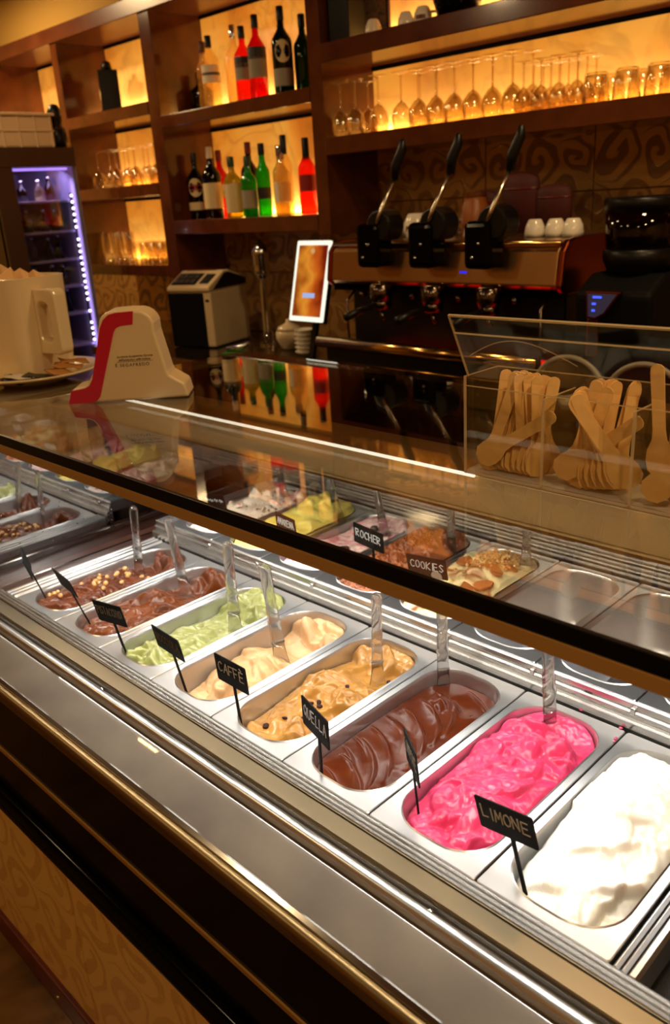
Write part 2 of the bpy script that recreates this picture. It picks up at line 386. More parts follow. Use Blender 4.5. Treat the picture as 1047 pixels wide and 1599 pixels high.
# black front bar with bronze under-edge
cpart(MB().box((XL - .3, .000, .3480), (XR, .0075, .3668)), 'black_bar', M_bar, bevel=.001)
cpart(MB().box((XL - .3, .000, .3300), (XR, .006, .3475)), 'bronze_edge', pbr('bronze_edge', (168, 128, 66), .45, .2), bevel=.001)
# glass top
cpart(MB().box((-.205, .008, GZ - .008), (XR, .83, GZ)), 'glass_top', M_glass)
cpart(MB().box((XL, .440, .3515), (XR, .812, .3555)), 'rear_blackout', M_blackgloss)  # black sheet added under the glass so the rear part looks dark
# lamp housing under the glass with the bright slit on top
cpart(MB().prism([(.338, .295), (.336, .300), (.336, .3535), (.339, .356), (.437, .356), (.437, .295)], XL, XR), 'lamp_housing', steel('lamp_housing_champagne', (202, 178, 128), .4, (3, 200, 200), .03), bevel=.001)
cpart(MB().box((XL, .3315, .352), (.936, .3350, .3565)), 'lamp_slit', M_led)
cpart(MB().box((XL, .33, .293), (XR, .337, .297)), 'housing_lip', M_chrome)
cpart(MB().box((-.13, .366, .290), (1.4, .404, .2945)), 'lamp_diffuser', emis('lamp_diffuser', (255, 240, 214), 2.0))
cpart(MB().box((-.13, .018, .322), (1.4, .040, .327)), 'front_lamp_diffuser', emis('front_lamp_diffuser', (255, 240, 214), 2.0))

# ------------------------------------------------------------------ pans
HX, R0 = .0690, .054
def pan_mesh(L, hy, depth=.115):
    mb = MB(); n = 7; cy = L / 2
    rings = []
    def ring(hx, h, r, z): rings.append([(P / 2 + x, cy + y, z) for x, y in rrect(hx, h, r, n)])
    ring(P / 2 - .0016, L / 2 - .001, .004, -.010)
    ring(P / 2 - .0012, L / 2 - .0006, .004, -.0012)
    ring(P / 2 - .0022, L / 2 - .0016, .004, .0)
    ring(HX + .003, hy + .003, R0 + .003, -.0004)
    ring(HX + .0012, hy + .0012, R0 + .0012, .0011)
    ring(HX, hy, R0, -.001)
    ring(HX - .001, hy - .001, R0 - .001, -.006)
    ring(HX - .006, hy - .006, R0 - .004, -depth + .012)
    ring(HX - .014, hy - .014, R0 - .012, -depth)
    k = len(rings[0]); v = [p for r_ in rings for p in r_]; f = []
    for j in range(len(rings) - 1):
        for i in range(k): f.append((j * k + i, j * k + (i + 1) % k, (j + 1) * k + (i + 1) % k, (j + 1) * k + i))
    f.append(tuple((len(rings) - 1) * k + i for i in range(k)))
    mb.add(v, [tuple(reversed(q)) for q in f] if False else f)
    return mb
HYF = LP / 2 - .0185; LB = .364; HYB = LB / 2 - .0185
pan_f = pan_mesh(LP, HYF).mesh('steel_pan', True); pan_b = pan_mesh(LB, HYB).mesh('steel_pan', True)
for me in (pan_f, pan_b):
    me.materials.append(M_steel_y)
    try: me.set_sharp_from_angle(angle=R(38))
    except Exception: pass
FL = ['chocolate with hazelnuts', 'milk chocolate', 'green pistachio', 'pale beige', 'caramel coffee', 'dark chocolate', 'pink raspberry', 'white lemon']
BL = ['white gelato with red streaks', 'yellow gelato', 'pink and white rippled gelato', 'nutty brown gelato', 'cream gelato with wafer pieces']
for k in range(8):
    o = bpy.data.objects.new('steel_pan', pan_f); col.objects.link(o); o.location = (k * P, 0, 0)
    tag(o, f'steel front-row pan holding the {FL[k]}' + (' gelato' if k else ''), 'pan', 'steel pans of the front row')
for k in range(8):
    o = bpy.data.objects.new('steel_pan', pan_b); col.objects.link(o); o.location = (k * P, YB, ZB)
    if k < 5: tag(o, f'steel back-row pan holding the {BL[k]}', 'pan', 'steel pans of the back row')
    else: tag(o, ['empty steel pan next to the wafer-topped cream gelato', 'second empty steel pan from the cream gelato, back row', 'third empty steel pan from the cream gelato, back row'][k - 5], 'pan', 'steel pans of the back row')

# ------------------------------------------------------------------ gelato height fields
def perlin(x, y, seed):
    rs = np.random.RandomState(seed); p = rs.permutation(256); p = np.concatenate([p, p]); g = rs.uniform(0, 2 * np.pi, 256); gx, gy = np.cos(g), np.sin(g)
    xi = np.floor(x).astype(int); yi = np.floor(y).astype(int); xf = x - xi; yf = y - yi; xi &= 255; yi &= 255
    u = xf ** 3 * (xf * (xf * 6 - 15) + 10); v = yf ** 3 * (yf * (yf * 6 - 15) + 10)
    def d(ix, iy, fx, fy):
        h = p[p[ix & 255] + (iy & 255)]; return gx[h] * fx + gy[h] * fy
    a = d(xi, yi, xf, yf); b = d(xi + 1, yi, xf - 1, yf); c = d(xi, yi + 1, xf, yf - 1); e = d(xi + 1, yi + 1, xf - 1, yf - 1)
    return (a + u * (b - a)) * (1 - v) + (c + u * (e - c)) * v
def fbm(x, y, seed, octv=4, gain=.5):
    s = 0; a = 1
    for i in range(octv): s = s + a * perlin(x * 2 ** i, y * 2 ** i, seed + i); a *= gain
    return s

class Field:
    def __init__(s, L, hy, nu=100, nv=230, inset=.0012):
        s.hx = HX - inset; s.hy = hy - inset; s.L = L; s.nu, s.nv = nu, nv
        s.v1 = np.linspace(-1, 1, nv) * s.hy
        d = np.maximum(0, R0 - (s.hy - np.abs(s.v1))); d = np.minimum(d, R0)
        s.hw = s.hx - R0 + np.sqrt(np.maximum(0, R0 ** 2 - d ** 2)); s.hw = np.maximum(s.hw, .004)
        uu = np.linspace(-1, 1, nu)
        s.U = uu[None, :] * s.hw[:, None]; s.V = np.repeat(s.v1[:, None], nu, 1)
        s.H = np.zeros_like(s.U)
    def at(s, u, v, F=None):
        F = s.H if F is None else F
        j = np.clip((np.asarray(v) / s.hy + 1) / 2 * (s.nv - 1), 0, s.nv - 1).round().astype(int)
        i = np.clip((np.asarray(u) / s.hw[j] + 1) / 2 * (s.nu - 1), 0, s.nu - 1).round().astype(int)
        return F[j, i]
    def base(s, prof, crown=.0, tilt=0.):
        q = np.interp(s.V / s.hy, np.linspace(-1, 1, len(prof)), prof)
        k = np.ones(15) / 15
        for i in range(s.nu): q[:, i] = np.convolve(np.pad(q[:, i], 7, 'edge'), k, 'valid')
        s.H = q - crown * (s.U / s.hx) ** 2 + tilt * s.U / s.hx
    def noise(s, amp, scale, seed, octv=4, ridged=False, warp=.0):
        x, y = s.U * scale, s.V * scale
        if warp:
            wx = fbm(x * .5, y * .5, seed + 50, 2) * warp; wy = fbm(x * .5 + 9, y * .5 + 4, seed + 60, 2) * warp; x = x + wx; y = y + wy
        n = fbm(x + 31, y + 17, seed, octv)
        if ridged: n = .5 - np.abs(n) * 1.6
        s.H = s.H + amp * n
    def path(s, u, v, a, l, curve=0., n=26, wob=0.):
        t = np.linspace(0, 1, n); ang = a + curve * (t - .5) + wob * np.sin(t * 2 * np.pi); st = l / (n - 1)
        x = np.cumsum(np.cos(ang) * st); y = np.cumsum(np.sin(ang) * st)
        return np.stack([u + x - x[n // 2], v + y - y[n // 2]], 1)
    def near(s, pth, w):
        n = len(pth); D = np.full(s.U.shape, 1e9); I = np.zeros(s.U.shape, int)
        for i, (a, b) in enumerate(pth):
            d = (s.U - a) ** 2 + (s.V - b) ** 2; m = d < D; D[m] = d[m]; I[m] = i
        tg = np.gradient(pth, axis=0); tg /= np.linalg.norm(tg, axis=1)[:, None] + 1e-9
        S = tg[I, 0] * (s.V - pth[I, 1]) - tg[I, 1] * (s.U - pth[I, 0])
        al = tg[I, 0] * (s.U - pth[I, 0]) + tg[I, 1] * (s.V - pth[I, 1])
        T = np.clip((I + al / (np.linalg.norm(pth[1] - pth[0]) + 1e-9)) / (n - 1), -.2, 1.2)
        return np.sqrt(D), S, T
    def ribbon(s, pth, w, amp, asym=.35, sink=.35):
        D, S, T = s.near(pth, w); x = S / w
        hp = s.at(pth[:, 0], pth[:, 1]); hp = np.convolve(np.pad(hp, 4, 'edge'), np.ones(9) / 9, 'valid')
        h0 = np.interp(np.clip(T, 0, 1), np.linspace(0, 1, len(pth)), hp)
        prof = np.sqrt(np.maximum(0, 1 - (D / w) ** 2)) * (1 + asym * np.clip(x, -1, 1))
        tap = np.sin(np.pi * np.clip(T * .9 + .05, 0, 1)) ** .5
        tgt = h0 + amp * prof * tap - amp * sink
        m = D < w
        s.H = np.where(m, np.maximum(s.H, tgt), s.H)
    def scoop(s, pth, w, depth, lip=.3, tilt=0., flat=.8):
        D, S, T = s.near(pth, w); x = S / w
        hp = s.at(pth[:, 0], pth[:, 1]); hp = np.convolve(np.pad(hp, 6, 'edge'), np.ones(13) / 13, 'valid')
        h0 = np.interp(np.clip(T, 0, 1), np.linspace(0, 1, len(pth)), hp)
        tap = np.sin(np.pi * np.clip(T, 0, 1)) ** .6
        ins = D < w
        tgt = h0 + tilt * S - depth * (1 - np.clip(x, -1, 1) ** 2) * tap
        wgt = flat * tap * np.clip((1 - np.abs(x)) * 8, 0, 1)
        s.H = np.where(ins, s.H * (1 - wgt) + tgt * wgt, s.H)
        y = (np.abs(x) - 1.06) / .22; ring = (D < w * 1.3) & (np.abs(y) < 1)
        s.H = s.H + np.where(ring, lip * depth * (1 - y ** 2) ** 1.5 * tap * (1 + .6 * np.sign(S)), 0)
    def blur(s, n=1):
        for _ in range(n):
            for ax in (0, 1):
                q = np.pad(s.H, [(1, 1) if a == ax else (0, 0) for a in (0, 1)], 'edge')
                s.H = (q[:-2] + 2 * q[1:-1] + q[2:]) / 4 if ax == 0 else (q[:, :-2] + 2 * q[:, 1:-1] + q[:, 2:]) / 4
    def edge(s, drop=.004, width=.006, rim=None):
        ex = s.hw[:, None] - np.abs(s.U); ey = s.hy - np.abs(s.V); e = np.minimum(ex, ey)
        s.H = s.H - drop * np.clip(1 - e / width, 0, 1) ** 2
        if rim is not None:
            lim = rim + np.clip(e - .001, 0, .05) * 1.6
            s.H = np.minimum(s.H, lim)
    def build(s, name, mat, loc, label, cat='gelato', group=None):
        nu, nv = s.nu, s.nv
        V3 = np.stack([s.U + P / 2, s.V + s.L / 2, s.H], 2).reshape(-1, 3)
        idx = np.arange(nu * nv).reshape(nv, nu)
        F = np.stack([idx[:-1, :-1], idx[:-1, 1:], idx[1:, 1:], idx[1:, :-1]], 2).reshape(-1, 4)
        me = bpy.data.meshes.new(name)
        me.vertices.add(len(V3)); me.vertices.foreach_set('co', V3.astype(np.float32).ravel())
        me.loops.add(F.size); me.loops.foreach_set('vertex_index', F.astype(np.int32).ravel())
        me.polygons.add(len(F)); me.polygons.foreach_set('loop_start', np.arange(0, F.size, 4, dtype=np.int32))
        try: me.polygons.foreach_set('loop_total', np.full(len(F), 4, np.int32))
        except Exception: pass
        me.update(calc_edges=True); me.validate()
        me.polygons.foreach_set('use_smooth', np.ones(len(F), bool)); me.update()
        o = bpy.data.objects.new(name, me); col.objects.link(o); o.location = loc; me.materials.append(mat)
        s.loc = loc
        return tag(o, label, cat, group)
    def world(s, u, v, dz=0):
        return (s.loc[0] + P / 2 + u, s.loc[1] + s.L / 2 + v, s.loc[2] + float(s.at(u, v)) + dz)

def gel(name, c, c2, rough=.34, coat=.25, sss=.0, spec=.5, vs=26, bump=(300, .25, .0006), lo=.35, hi=.7):
    t = NT(name); co = t.n('ShaderNodeTexCoord').outputs['Object']
    nz = t.n('ShaderNodeTexNoise', {'Vector': co, 'Scale': float(vs), 'Detail': 5.0}).outputs[0]
    cc = t.ramp(nz, [(lo, lin(c)), (hi, lin(c2))])
    nb = t.n('ShaderNodeTexNoise', {'Vector': co, 'Scale': float(bump[0]), 'Detail': 3.0}).outputs[0]
    b = t.n('ShaderNodeBump', {'Height': nb, 'Strength': bump[1], 'Distance': bump[2]})
    p = t.n('ShaderNodeBsdfPrincipled', {'Base Color': cc, 'Roughness': rough, 'Coat Weight': coat, 'Coat Roughness': .12, 'Specular IOR Level': spec, 'Normal': b.outputs[0]})
    if sss:
        p.inputs['Subsurface Weight'].default_value = sss; p.inputs['Subsurface Radius'].default_value = (.006, .004, .003); p.inputs['Subsurface Scale'].default_value = 1.0
    return t.fin(p.outputs[0])
def swirlmat(name, stops, scale=11, dist=6., rough=.4, detail=3.):
    t = NT(name); co = t.n('ShaderNodeTexCoord').outputs['Object']
    n0 = t.n('ShaderNodeTexNoise', {'Vector': co, 'Scale': float(scale), 'Detail': detail, 'Distortion': dist}).outputs[0]
    cc = t.ramp(n0, [(p_, lin(c)) for p_, c in stops])
    nb = t.n('ShaderNodeTexNoise', {'Vector': co, 'Scale': 260.0, 'Detail': 3.0}).outputs[0]
    b = t.n('ShaderNodeBump', {'Height': nb, 'Strength': .25, 'Distance': .0006})
    p = t.n('ShaderNodeBsdfPrincipled', {'Base Color': cc, 'Roughness': rough, 'Coat Weight': .2, 'Coat Roughness': .15, 'Normal': b.outputs[0]})
    return t.fin(p.outputs[0])

FRONT = {}; BACK = {}
def ribbons(F, rs, n, vr, wr, ar, angc, angs, lr, curve=1.2, ur=.055, asym=.4, sink=.35):
    for i in range(n):
        v = rs.uniform(*vr) * F.hy; u = rs.uniform(-ur, ur); a = angc + rs.normal(0, angs)
        if rs.rand() < .5: a += math.pi
        F.ribbon(F.path(u, v, a, rs.uniform(*lr), rs.uniform(-curve, curve), wob=rs.uniform(-.4, .4)), rs.uniform(*wr) * .9, rs.uniform(*ar) * 1.45, asym * rs.choice([-1, 1]), sink)

# pan 1: chocolate with hazelnuts
F = Field(LP, HYF, 90, 200); rs = np.random.RandomState(1); F.base([-.020, -.012, -.008, -.008, -.006, -.022, -.030, -.022], .004)
ribbons(F, rs, 26, (-.95, .35), (.010, .022), (.004, .008), .3, .7, (.05, .1))
F.scoop(F.path(.005, .105, 1.4, .10), .040, .012, .15); ribbons(F, rs, 6, (.72, .95), (.01, .016), (.012, .02), 0, .4, (.05, .09))
F.noise(.003, 40, 103, 2, True, 1.2); F.noise(.0012, 90, 3, 4); F.blur(); F.edge(rim=-.003)
F.build('gelato', gel('gelato_choc_hazelnut', (98, 46, 16), (72, 30, 9), .30, .05, spec=.22), (0, 0, 0), 'chocolate gelato scattered with whole hazelnuts'); FRONT[0] = F
# pan 2: milk chocolate
F = Field(LP, HYF, 90, 200); rs = np.random.RandomState(2); F.base([-.024, -.016, -.010, -.006, -.012, -.024, -.030, -.016], .004)
ribbons(F, rs, 30, (-1, .3), (.007, .016), (.005, .010), 1.2, .6, (.05, .1))
F.scoop(F.path(.0, .10, 1.5, .11), .042, .012, .15); ribbons(F, rs, 7, (.75, .95), (.012, .018), (.010, .016), 0, .4, (.05, .09))
F.noise(.003, 44, 104, 2, True, 1.2); F.noise(.0012, 90, 4, 4); F.blur(); F.edge(rim=-.003)
F.build('gelato', gel('gelato_milk_choc', (104, 52, 20), (80, 37, 12), .28, .05, spec=.22), (P, 0, 0), 'milk chocolate gelato, wavy and glossy, without toppings'); FRONT[1] = F
# pan 3: pistachio
F = Field(LP, HYF, 100, 220); rs = np.random.RandomState(3); F.base([-.026, -.022, -.022, -.026, -.030, -.030, -.006, -.004], .002)
ribbons(F, rs, 34, (-1, -.35), (.006, .013), (.006, .010), .6, .8, (.03, .07), 2.0)
F.scoop(F.path(-.005, -.01, 1.45, .12), .046, .004, .2, flat=.7)
ribbons(F, rs, 10, (-.35, .25), (.012, .02), (.004, .008), 1.3, .5, (.05, .1))
ribbons(F, rs, 18, (.5, .92), (.008, .016), (.005, .009), .4, .9, (.03, .07), 1.5)
F.noise(.0020, 38, 107, 2, True, 1.2); F.noise(.0016, 110, 7, 4); F.blur(); F.edge(rim=.002)
F.build('gelato', gel('gelato_pistachio', (148, 152, 90), (128, 130, 70), .28, .1, .05), (2 * P, 0, 0), 'pale green pistachio gelato in the front row'); FRONT[2] = F
# pan 4: pale beige
F = Field(LP, HYF, 100, 230); rs = np.random.RandomState(4); F.base([-.046, -.040, -.030, -.020, -.022, -.040, -.026, -.008], .008)
ribbons(F, rs, 22, (-.95, .15), (.010, .022), (.006, .012), .2, .7, (.04, .08), 1.6)
F.scoop(F.path(.018, .085, 1.25, .14), .040, .010, .25, tilt=.25)
ribbons(F, rs, 7, (.72, .95), (.010, .018), (.008, .014), .2, .7, (.03, .07))
F.noise(.0016, 34, 109, 2, True, 1.2); F.noise(.0018, 80, 9, 4); F.blur(); F.edge(rim=.002)
F.build('gelato', gel('gelato_beige', (206, 164, 118), (188, 142, 92), .45, .1, .1), (3 * P, 0, 0), 'pale beige gelato with a scraped hollow at the back'); FRONT[3] = F
# pan 5: caramel coffee
F = Field(LP, HYF, 110, 250); rs = np.random.RandomState(5); F.base([-.036, -.031, -.026, -.018, -.014, -.020, -.028, -.008], .006)
ribbons(F, rs, 26, (-1, .35), (.010, .018), (.005, .010), .9, .8, (.04, .09), 1.8); ribbons(F, rs, 44, (-1, .35), (.003, .008), (.003, .006), .9, .8, (.02, .06), 2.4)
F.scoop(F.path(.012, .085, 1.5, .09), .034, .014, .3)
ribbons(F, rs, 9, (.7, .95), (.010, .018), (.008, .014), .2, .8, (.03, .07))
F.noise(.0020, 40, 111, 2, True, 1.4); F.noise(.0010, 110, 11, 4); F.blur(); F.edge(rim=.002)
F.build('gelato', gel('gelato_caramel', (172, 124, 58), (150, 102, 42), .24, .1, .05, spec=.4), (4 * P, 0, 0), 'caramel-brown coffee gelato strewn with coffee beans'); FRONT[4] = F
# pan 6: dark chocolate with swooshes
F = Field(LP, HYF, 120, 280); rs = np.random.RandomState(6); F.base([-.022, -.021, -.020, -.019, -.019, -.020, -.022, -.024], .001)
for i, v in enumerate(np.linspace(.46, -.84, 7)):
    F.scoop(F.path(rs.uniform(-.008, .004), v * F.hy, R(-42) + rs.uniform(-.12, .12), rs.uniform(.105, .13), -1.15 + rs.uniform(-.3, .2)), rs.uniform(.014, .018), .0032, .85, tilt=.16, flat=.9)
for i in range(5):
    F.ribbon(F.path(rs.uniform(-.03, .02), rs.uniform(.46, .62) * F.hy, R(-25) + rs.uniform(-.5, .5), rs.uniform(.03, .05), rs.uniform(-1, 1)), rs.uniform(.006, .010), rs.uniform(.006, .011), .6)
F.scoop(F.path(.02, .70 * F.hy, R(-30), .07, -.5), .022, .005, .4)
F.noise(.0004, 40, 12, 3); F.blur(2); F.edge(drop=.003, width=.004, rim=-.006)
F.build('gelato', gel('gelato_dark_choc', (78, 31, 9), (66, 24, 6), .22, .0, spec=.13, bump=(60, .1, .0006)), (5 * P, 0, 0), 'smooth dark chocolate gelato with crescent spatula marks'); FRONT[5] = F
# pan 7: raspberry
F = Field(LP, HYF, 130, 300); rs = np.random.RandomState(17); F.base([-.024, -.014, -.007, -.002, .0, .0, -.003, -.003], .010)
ribbons(F, rs, 30, (-1, .5), (.013, .024), (.006, .011), .5, 1.0, (.04, .10), 2.2); ribbons(F, rs, 24, (-1, .5), (.005, .010), (.003, .006), .5, 1.0, (.02, .06), 3.0)
F.ribbon(F.path(-.012, -.62 * F.hy, .3, .09, 4.6), .012, .012, .5)
F.scoop(F.path(.022, .70 * F.hy, 1.0, .11, .6), .034, .012, .25, tilt=.2)
ribbons(F, rs, 12, (.45, .95), (.006, .012), (.006, .012), .8, .9, (.02, .05), 2)
F.noise(.0016, 42, 121, 2, True, 1.4); F.noise(.0010, 110, 21, 4); F.blur(); F.edge(rim=.001)
F.build('gelato', gel('gelato_raspberry', (212, 58, 102), (190, 42, 84), .28, .06, .06, spec=.36, bump=(420, .25, .0005)), (6 * P, 0, 0), 'bright pink raspberry gelato in glossy folds'); FRONT[6] = F
# pan 8: lemon
F = Field(LP, HYF, 110, 260); rs = np.random.RandomState(8); F.base([-.026, -.012, .004, .014, .018, .016, .006, -.014], .022)
ribbons(F, rs, 20, (-.95, .9), (.014, .032), (.006, .013), .6, .9, (.05, .11), 1.4)
F.scoop(F.path(.03, -.45 * F.hy, .9, .12, .5), .026, .010, .3)
F.noise(.003, 36, 125, 2, True, 1.0); F.noise(.0025, 80, 25, 4); F.blur(1); F.edge(drop=.010, width=.010, rim=.0)
F.build('gelato', gel('gelato_lemon', (250, 247, 238), (246, 240, 224), .5, .1, .1), (7 * P, 0, 0), 'heaped white lemon gelato at the near end'); FRONT[7] = F
# back row
F = Field(LB, HYB, 90, 180); rs = np.random.RandomState(31); F.base([-.010, -.006, .0, .006, .008, .010, .008, .002], .006)
ribbons(F, rs, 40, (-1, .95), (.006, .014), (.006, .012), .5, 1.0, (.02, .05), 2); F.noise(.002, 80, 33, 4); F.blur(); F.edge(rim=.0)
F.build('gelato', swirlmat('gelato_white_cherry', [(.36, (92, 60, 44)), (.42, (226, 216, 204)), (.60, (240, 232, 222)), (.66, (222, 92, 84)), (.72, (238, 216, 208))], 16, 3.5), (0, YB, ZB), 'white gelato streaked with red and chocolate, back row'); BACK[0] = F
F = Field(LB, HYB, 90, 180); rs = np.random.RandomState(32); F.base([-.012, -.004, .004, .010, .014, .018, .024, .012], .008)
ribbons(F, rs, 12, (-.95, .4), (.014, .028), (.004, .009), .8, .5, (.06, .11), 1.2); ribbons(F, rs, 14, (.45, .9), (.010, .018), (.005, .008), .3, .9, (.03, .06), 1.5)
F.noise(.0018, 70, 35, 4); F.blur(); F.edge(drop=.006, rim=.002)
F.build('gelato', gel('gelato_yellow', (236, 222, 122), (222, 204, 96), .5, .1, .1), (P, YB, ZB), 'smooth yellow gelato heaped in the back row'); BACK[1] = F
F = Field(LB, HYB, 90, 180); rs = np.random.RandomState(33); F.base([-.014, -.010, -.006, -.006, -.010, -.012, -.002, .004], .004)
ribbons(F, rs, 22, (-1, .9), (.010, .022), (.005, .012), .5, .8, (.04, .09), 1.6); F.noise(.0016, 70, 37, 4); F.blur(); F.edge(rim=.0)
F.build('gelato', swirlmat('gelato_pink_ripple', [(.34, (196, 86, 108)), (.46, (228, 168, 178)), (.56, (240, 224, 218)), (.68, (216, 130, 150))], 13, 3.0), (2 * P, YB, ZB), 'pink and white rippled gelato topped with dark cherries'); BACK[2] = F
F = Field(LB, HYB, 110, 230); rs = np.random.RandomState(34); F.base([-.010, -.004, .004, .010, .014, .016, .018, .012], .006)
ribbons(F, rs, 16, (-1, .9), (.012, .022), (.006, .012), .5, .9, (.03, .07), 1.5); F.noise(.010, 60, 39, 4, True, .6); F.noise(.004, 160, 42, 3); F.edge(rim=.004)
F.build('gelato', gel('gelato_rocher', (158, 84, 34), (112, 54, 22), .4, .2, vs=60), (3 * P, YB, ZB), 'brown gelato with a rough crushed-nut surface'); BACK[3] = F
F = Field(LB, HYB, 100, 200); rs = np.random.RandomState(35); F.base([-.010, -.004, .004, .012, .018, .018, .012, .0], .008)
ribbons(F, rs, 16, (-1, .5), (.012, .026), (.005, .011), .6, .7, (.04, .09), 1.4); F.noise(.003, 70, 44, 4); F.blur(); F.edge(rim=.002)
F.build('gelato', swirlmat('gelato_cookies', [(.36, (150, 84, 40)), (.44, (226, 210, 158)), (.7, (238, 228, 180))], 9, 1.5), (4 * P, YB, ZB), 'cream gelato topped with wafer pieces and chopped nuts'); BACK[4] = F

# ------------------------------------------------------------------ toppings
rnd = random.Random(11)
def nut_mesh():
    return MB().lathe([(.0, -.0052), (.0035, -.0044), (.0052, -.0015), (.0050, .0018), (.0032, .0046), (.0012, .0060), (0, .0063)], n=12).mesh('hazelnut', True)
nm = nut_mesh(); nm.materials.append(pbr('hazelnut_skin', (208, 166, 108), .55, var=(120, (184, 136, 76), .35, .7)))
F = FRONT[0]
for u, v in ((-.045, -.13), (-.020, -.118), (-.048, -.118), (-.052, -.108), (-.040, -.122), (-.035, -.06), (-.02, -.035), (-.03, -.02), (-.008, -.045), (.0, -.035), (.008, -.052), (-.012, -.01), (.0, .005), (-.02, .02), (-.008, .035), (.01, .03), (.018, .022), (.03, .0), (.035, -.04), (.042, -.05), (-.03, .045), (.012, .06), (.03, .065), (-.042, -.012)):
    o = bpy.data.objects.new('hazelnut', nm); col.objects.link(o); o.location = F.world(u, v, .002)
    o.rotation_euler = (rnd.uniform(-1.4, 1.4), rnd.uniform(-1.4, 1.4), rnd.uniform(0, 6)); s_ = rnd.uniform(.85, 1.15); o.scale = (s_, s_, s_)
    tag(o, 'whole roasted hazelnut lying on the chocolate gelato', 'hazelnut', 'hazelnuts on the chocolate gelato')
def bean_mesh():
    mb = MB(); n = 14; pr = [(0, -.0055)] + [(.0040 * math.sin(math.pi * i / 8) ** .8, -.0055 * math.cos(math.pi * i / 8)) for i in range(1, 8)] + [(0, .0055)]
    mb.lathe(pr, n=n, sy=.72)
    v = [(x, y - (.0012 * math.exp(-(x / .0007) ** 2) if y > 0 else 0), z) for x, y, z in mb.v]; mb.v = v
    return mb.mesh('coffee_bean', True)
bm_ = bean_mesh(); bm_.materials.append(pbr('coffee_bean_brown', (44, 18, 8), .5, spec=.15))
F = FRONT[4]
for u, v in ((-.032, -.118), (-.024, -.124), (-.006, -.042), (.004, -.034), (-.002, -.054), (.012, -.040), (.008, -.072), (.026, .010), (-.018, -.090), (-.052, -.148), (.045, .09)):
    o = bpy.data.objects.new('coffee_bean', bm_); col.objects.link(o); o.location = F.world(u, v, .0018)
    o.rotation_euler = (R(90) + rnd.uniform(-.4, .4), rnd.uniform(-.4, .4), rnd.uniform(0, 6))
    tag(o, 'dark roasted coffee bean on the caramel gelato', 'coffee bean', 'coffee beans on the caramel gelato')
M_wafer = pbr('wafer_brown', (176, 104, 50), .6, bump=(200, .4, .001))
F = BACK[4]
for i, (u, v, a) in enumerate(((-.050, -.02, .4), (-.030, .02, 1.2), (.028, -.055, 2.2), (.045, -.03, .9), (.040, .02, 2.6), (.0, -.10, .3), (.05, .06, 1.7), (-.045, -.10, 2.0))):
    pts = [(.022 * math.cos(t + .2 * math.sin(3 * t + i)) * rnd.uniform(.7, 1.1), .014 * math.sin(t) * rnd.uniform(.7, 1.2)) for t in np.linspace(0, 2 * math.pi, 8)[:-1]]
    o = MB().prism(pts, -.0025, .0025, 'z').build('wafer_piece', M_wafer, None, bevel=.001); o.location = F.world(u, v, .006)
    o.rotation_euler = (rnd.uniform(-.6, .6), rnd.uniform(-.5, .5), a)
    tag(o, 'broken brown wafer piece stuck in the cream gelato', 'wafer', 'wafer pieces on the cream gelato')
M_nutbit = pbr('chopped_nut', (226, 190, 128), .6, var=(200, (168, 112, 58), .4, .6))
mb = MB()
for i in range(150):
    u = rnd.gauss(.01, .024); v = rnd.gauss(.075, .032)
    if abs(u) > .055 or abs(v) > .15: continue
    x, y, z = F.world(u, v, rnd.uniform(.0, .008)); s_ = rnd.uniform(.002, .005)
    mb.box((-s_, -s_ * .7, -s_ * .5), (s_, s_ * .7, s_ * .5), Matrix.Translation((x, y, z)) @ Euler((rnd.uniform(0, 3), rnd.uniform(0, 3), rnd.uniform(0, 3))).to_matrix().to_4x4())
tag(mb.build('chopped_nuts', M_nutbit), 'pile of chopped nut crumbs on the cream gelato', 'nuts', None, 'stuff')
F = BACK[2]; M_cherry = pbr('dark_cherry', (42, 8, 12), .12, coat=.5)
for u, v in ((.030, -.035), (.042, -.055), (-.01, -.12), (.0, .09)):
    o = MB().lathe([(0, -.009), (.005, -.0085), (.0088, -.004), (.0095, .001), (.0075, .006), (.003, .008), (0, .0072)], n=16).build('cherry', M_cherry, None, True); o.location = F.world(u, v, .005)
    tag(o, 'glossy dark cherry on the pink rippled gelato', 'cherry', 'cherries on the pink gelato')
# spilt pink drops beside the raspberry pan
mb = MB()
for x, y, r in ((1.172, .345, .003), (1.174, .338, .002), (1.166, .372, .003), (1.1, .378, .004)):
    mb.lathe([(r, .0), (r * .9, r * .4), (0, r * .6)], (x, y, .0005), 8)
tag(mb.build('gelato_drips', gel('gelato_drip_pink', (233, 66, 112), (216, 46, 94)), None, True), 'tiny pink drips spilt on the rail behind the raspberry pan', 'drips', None, 'stuff')

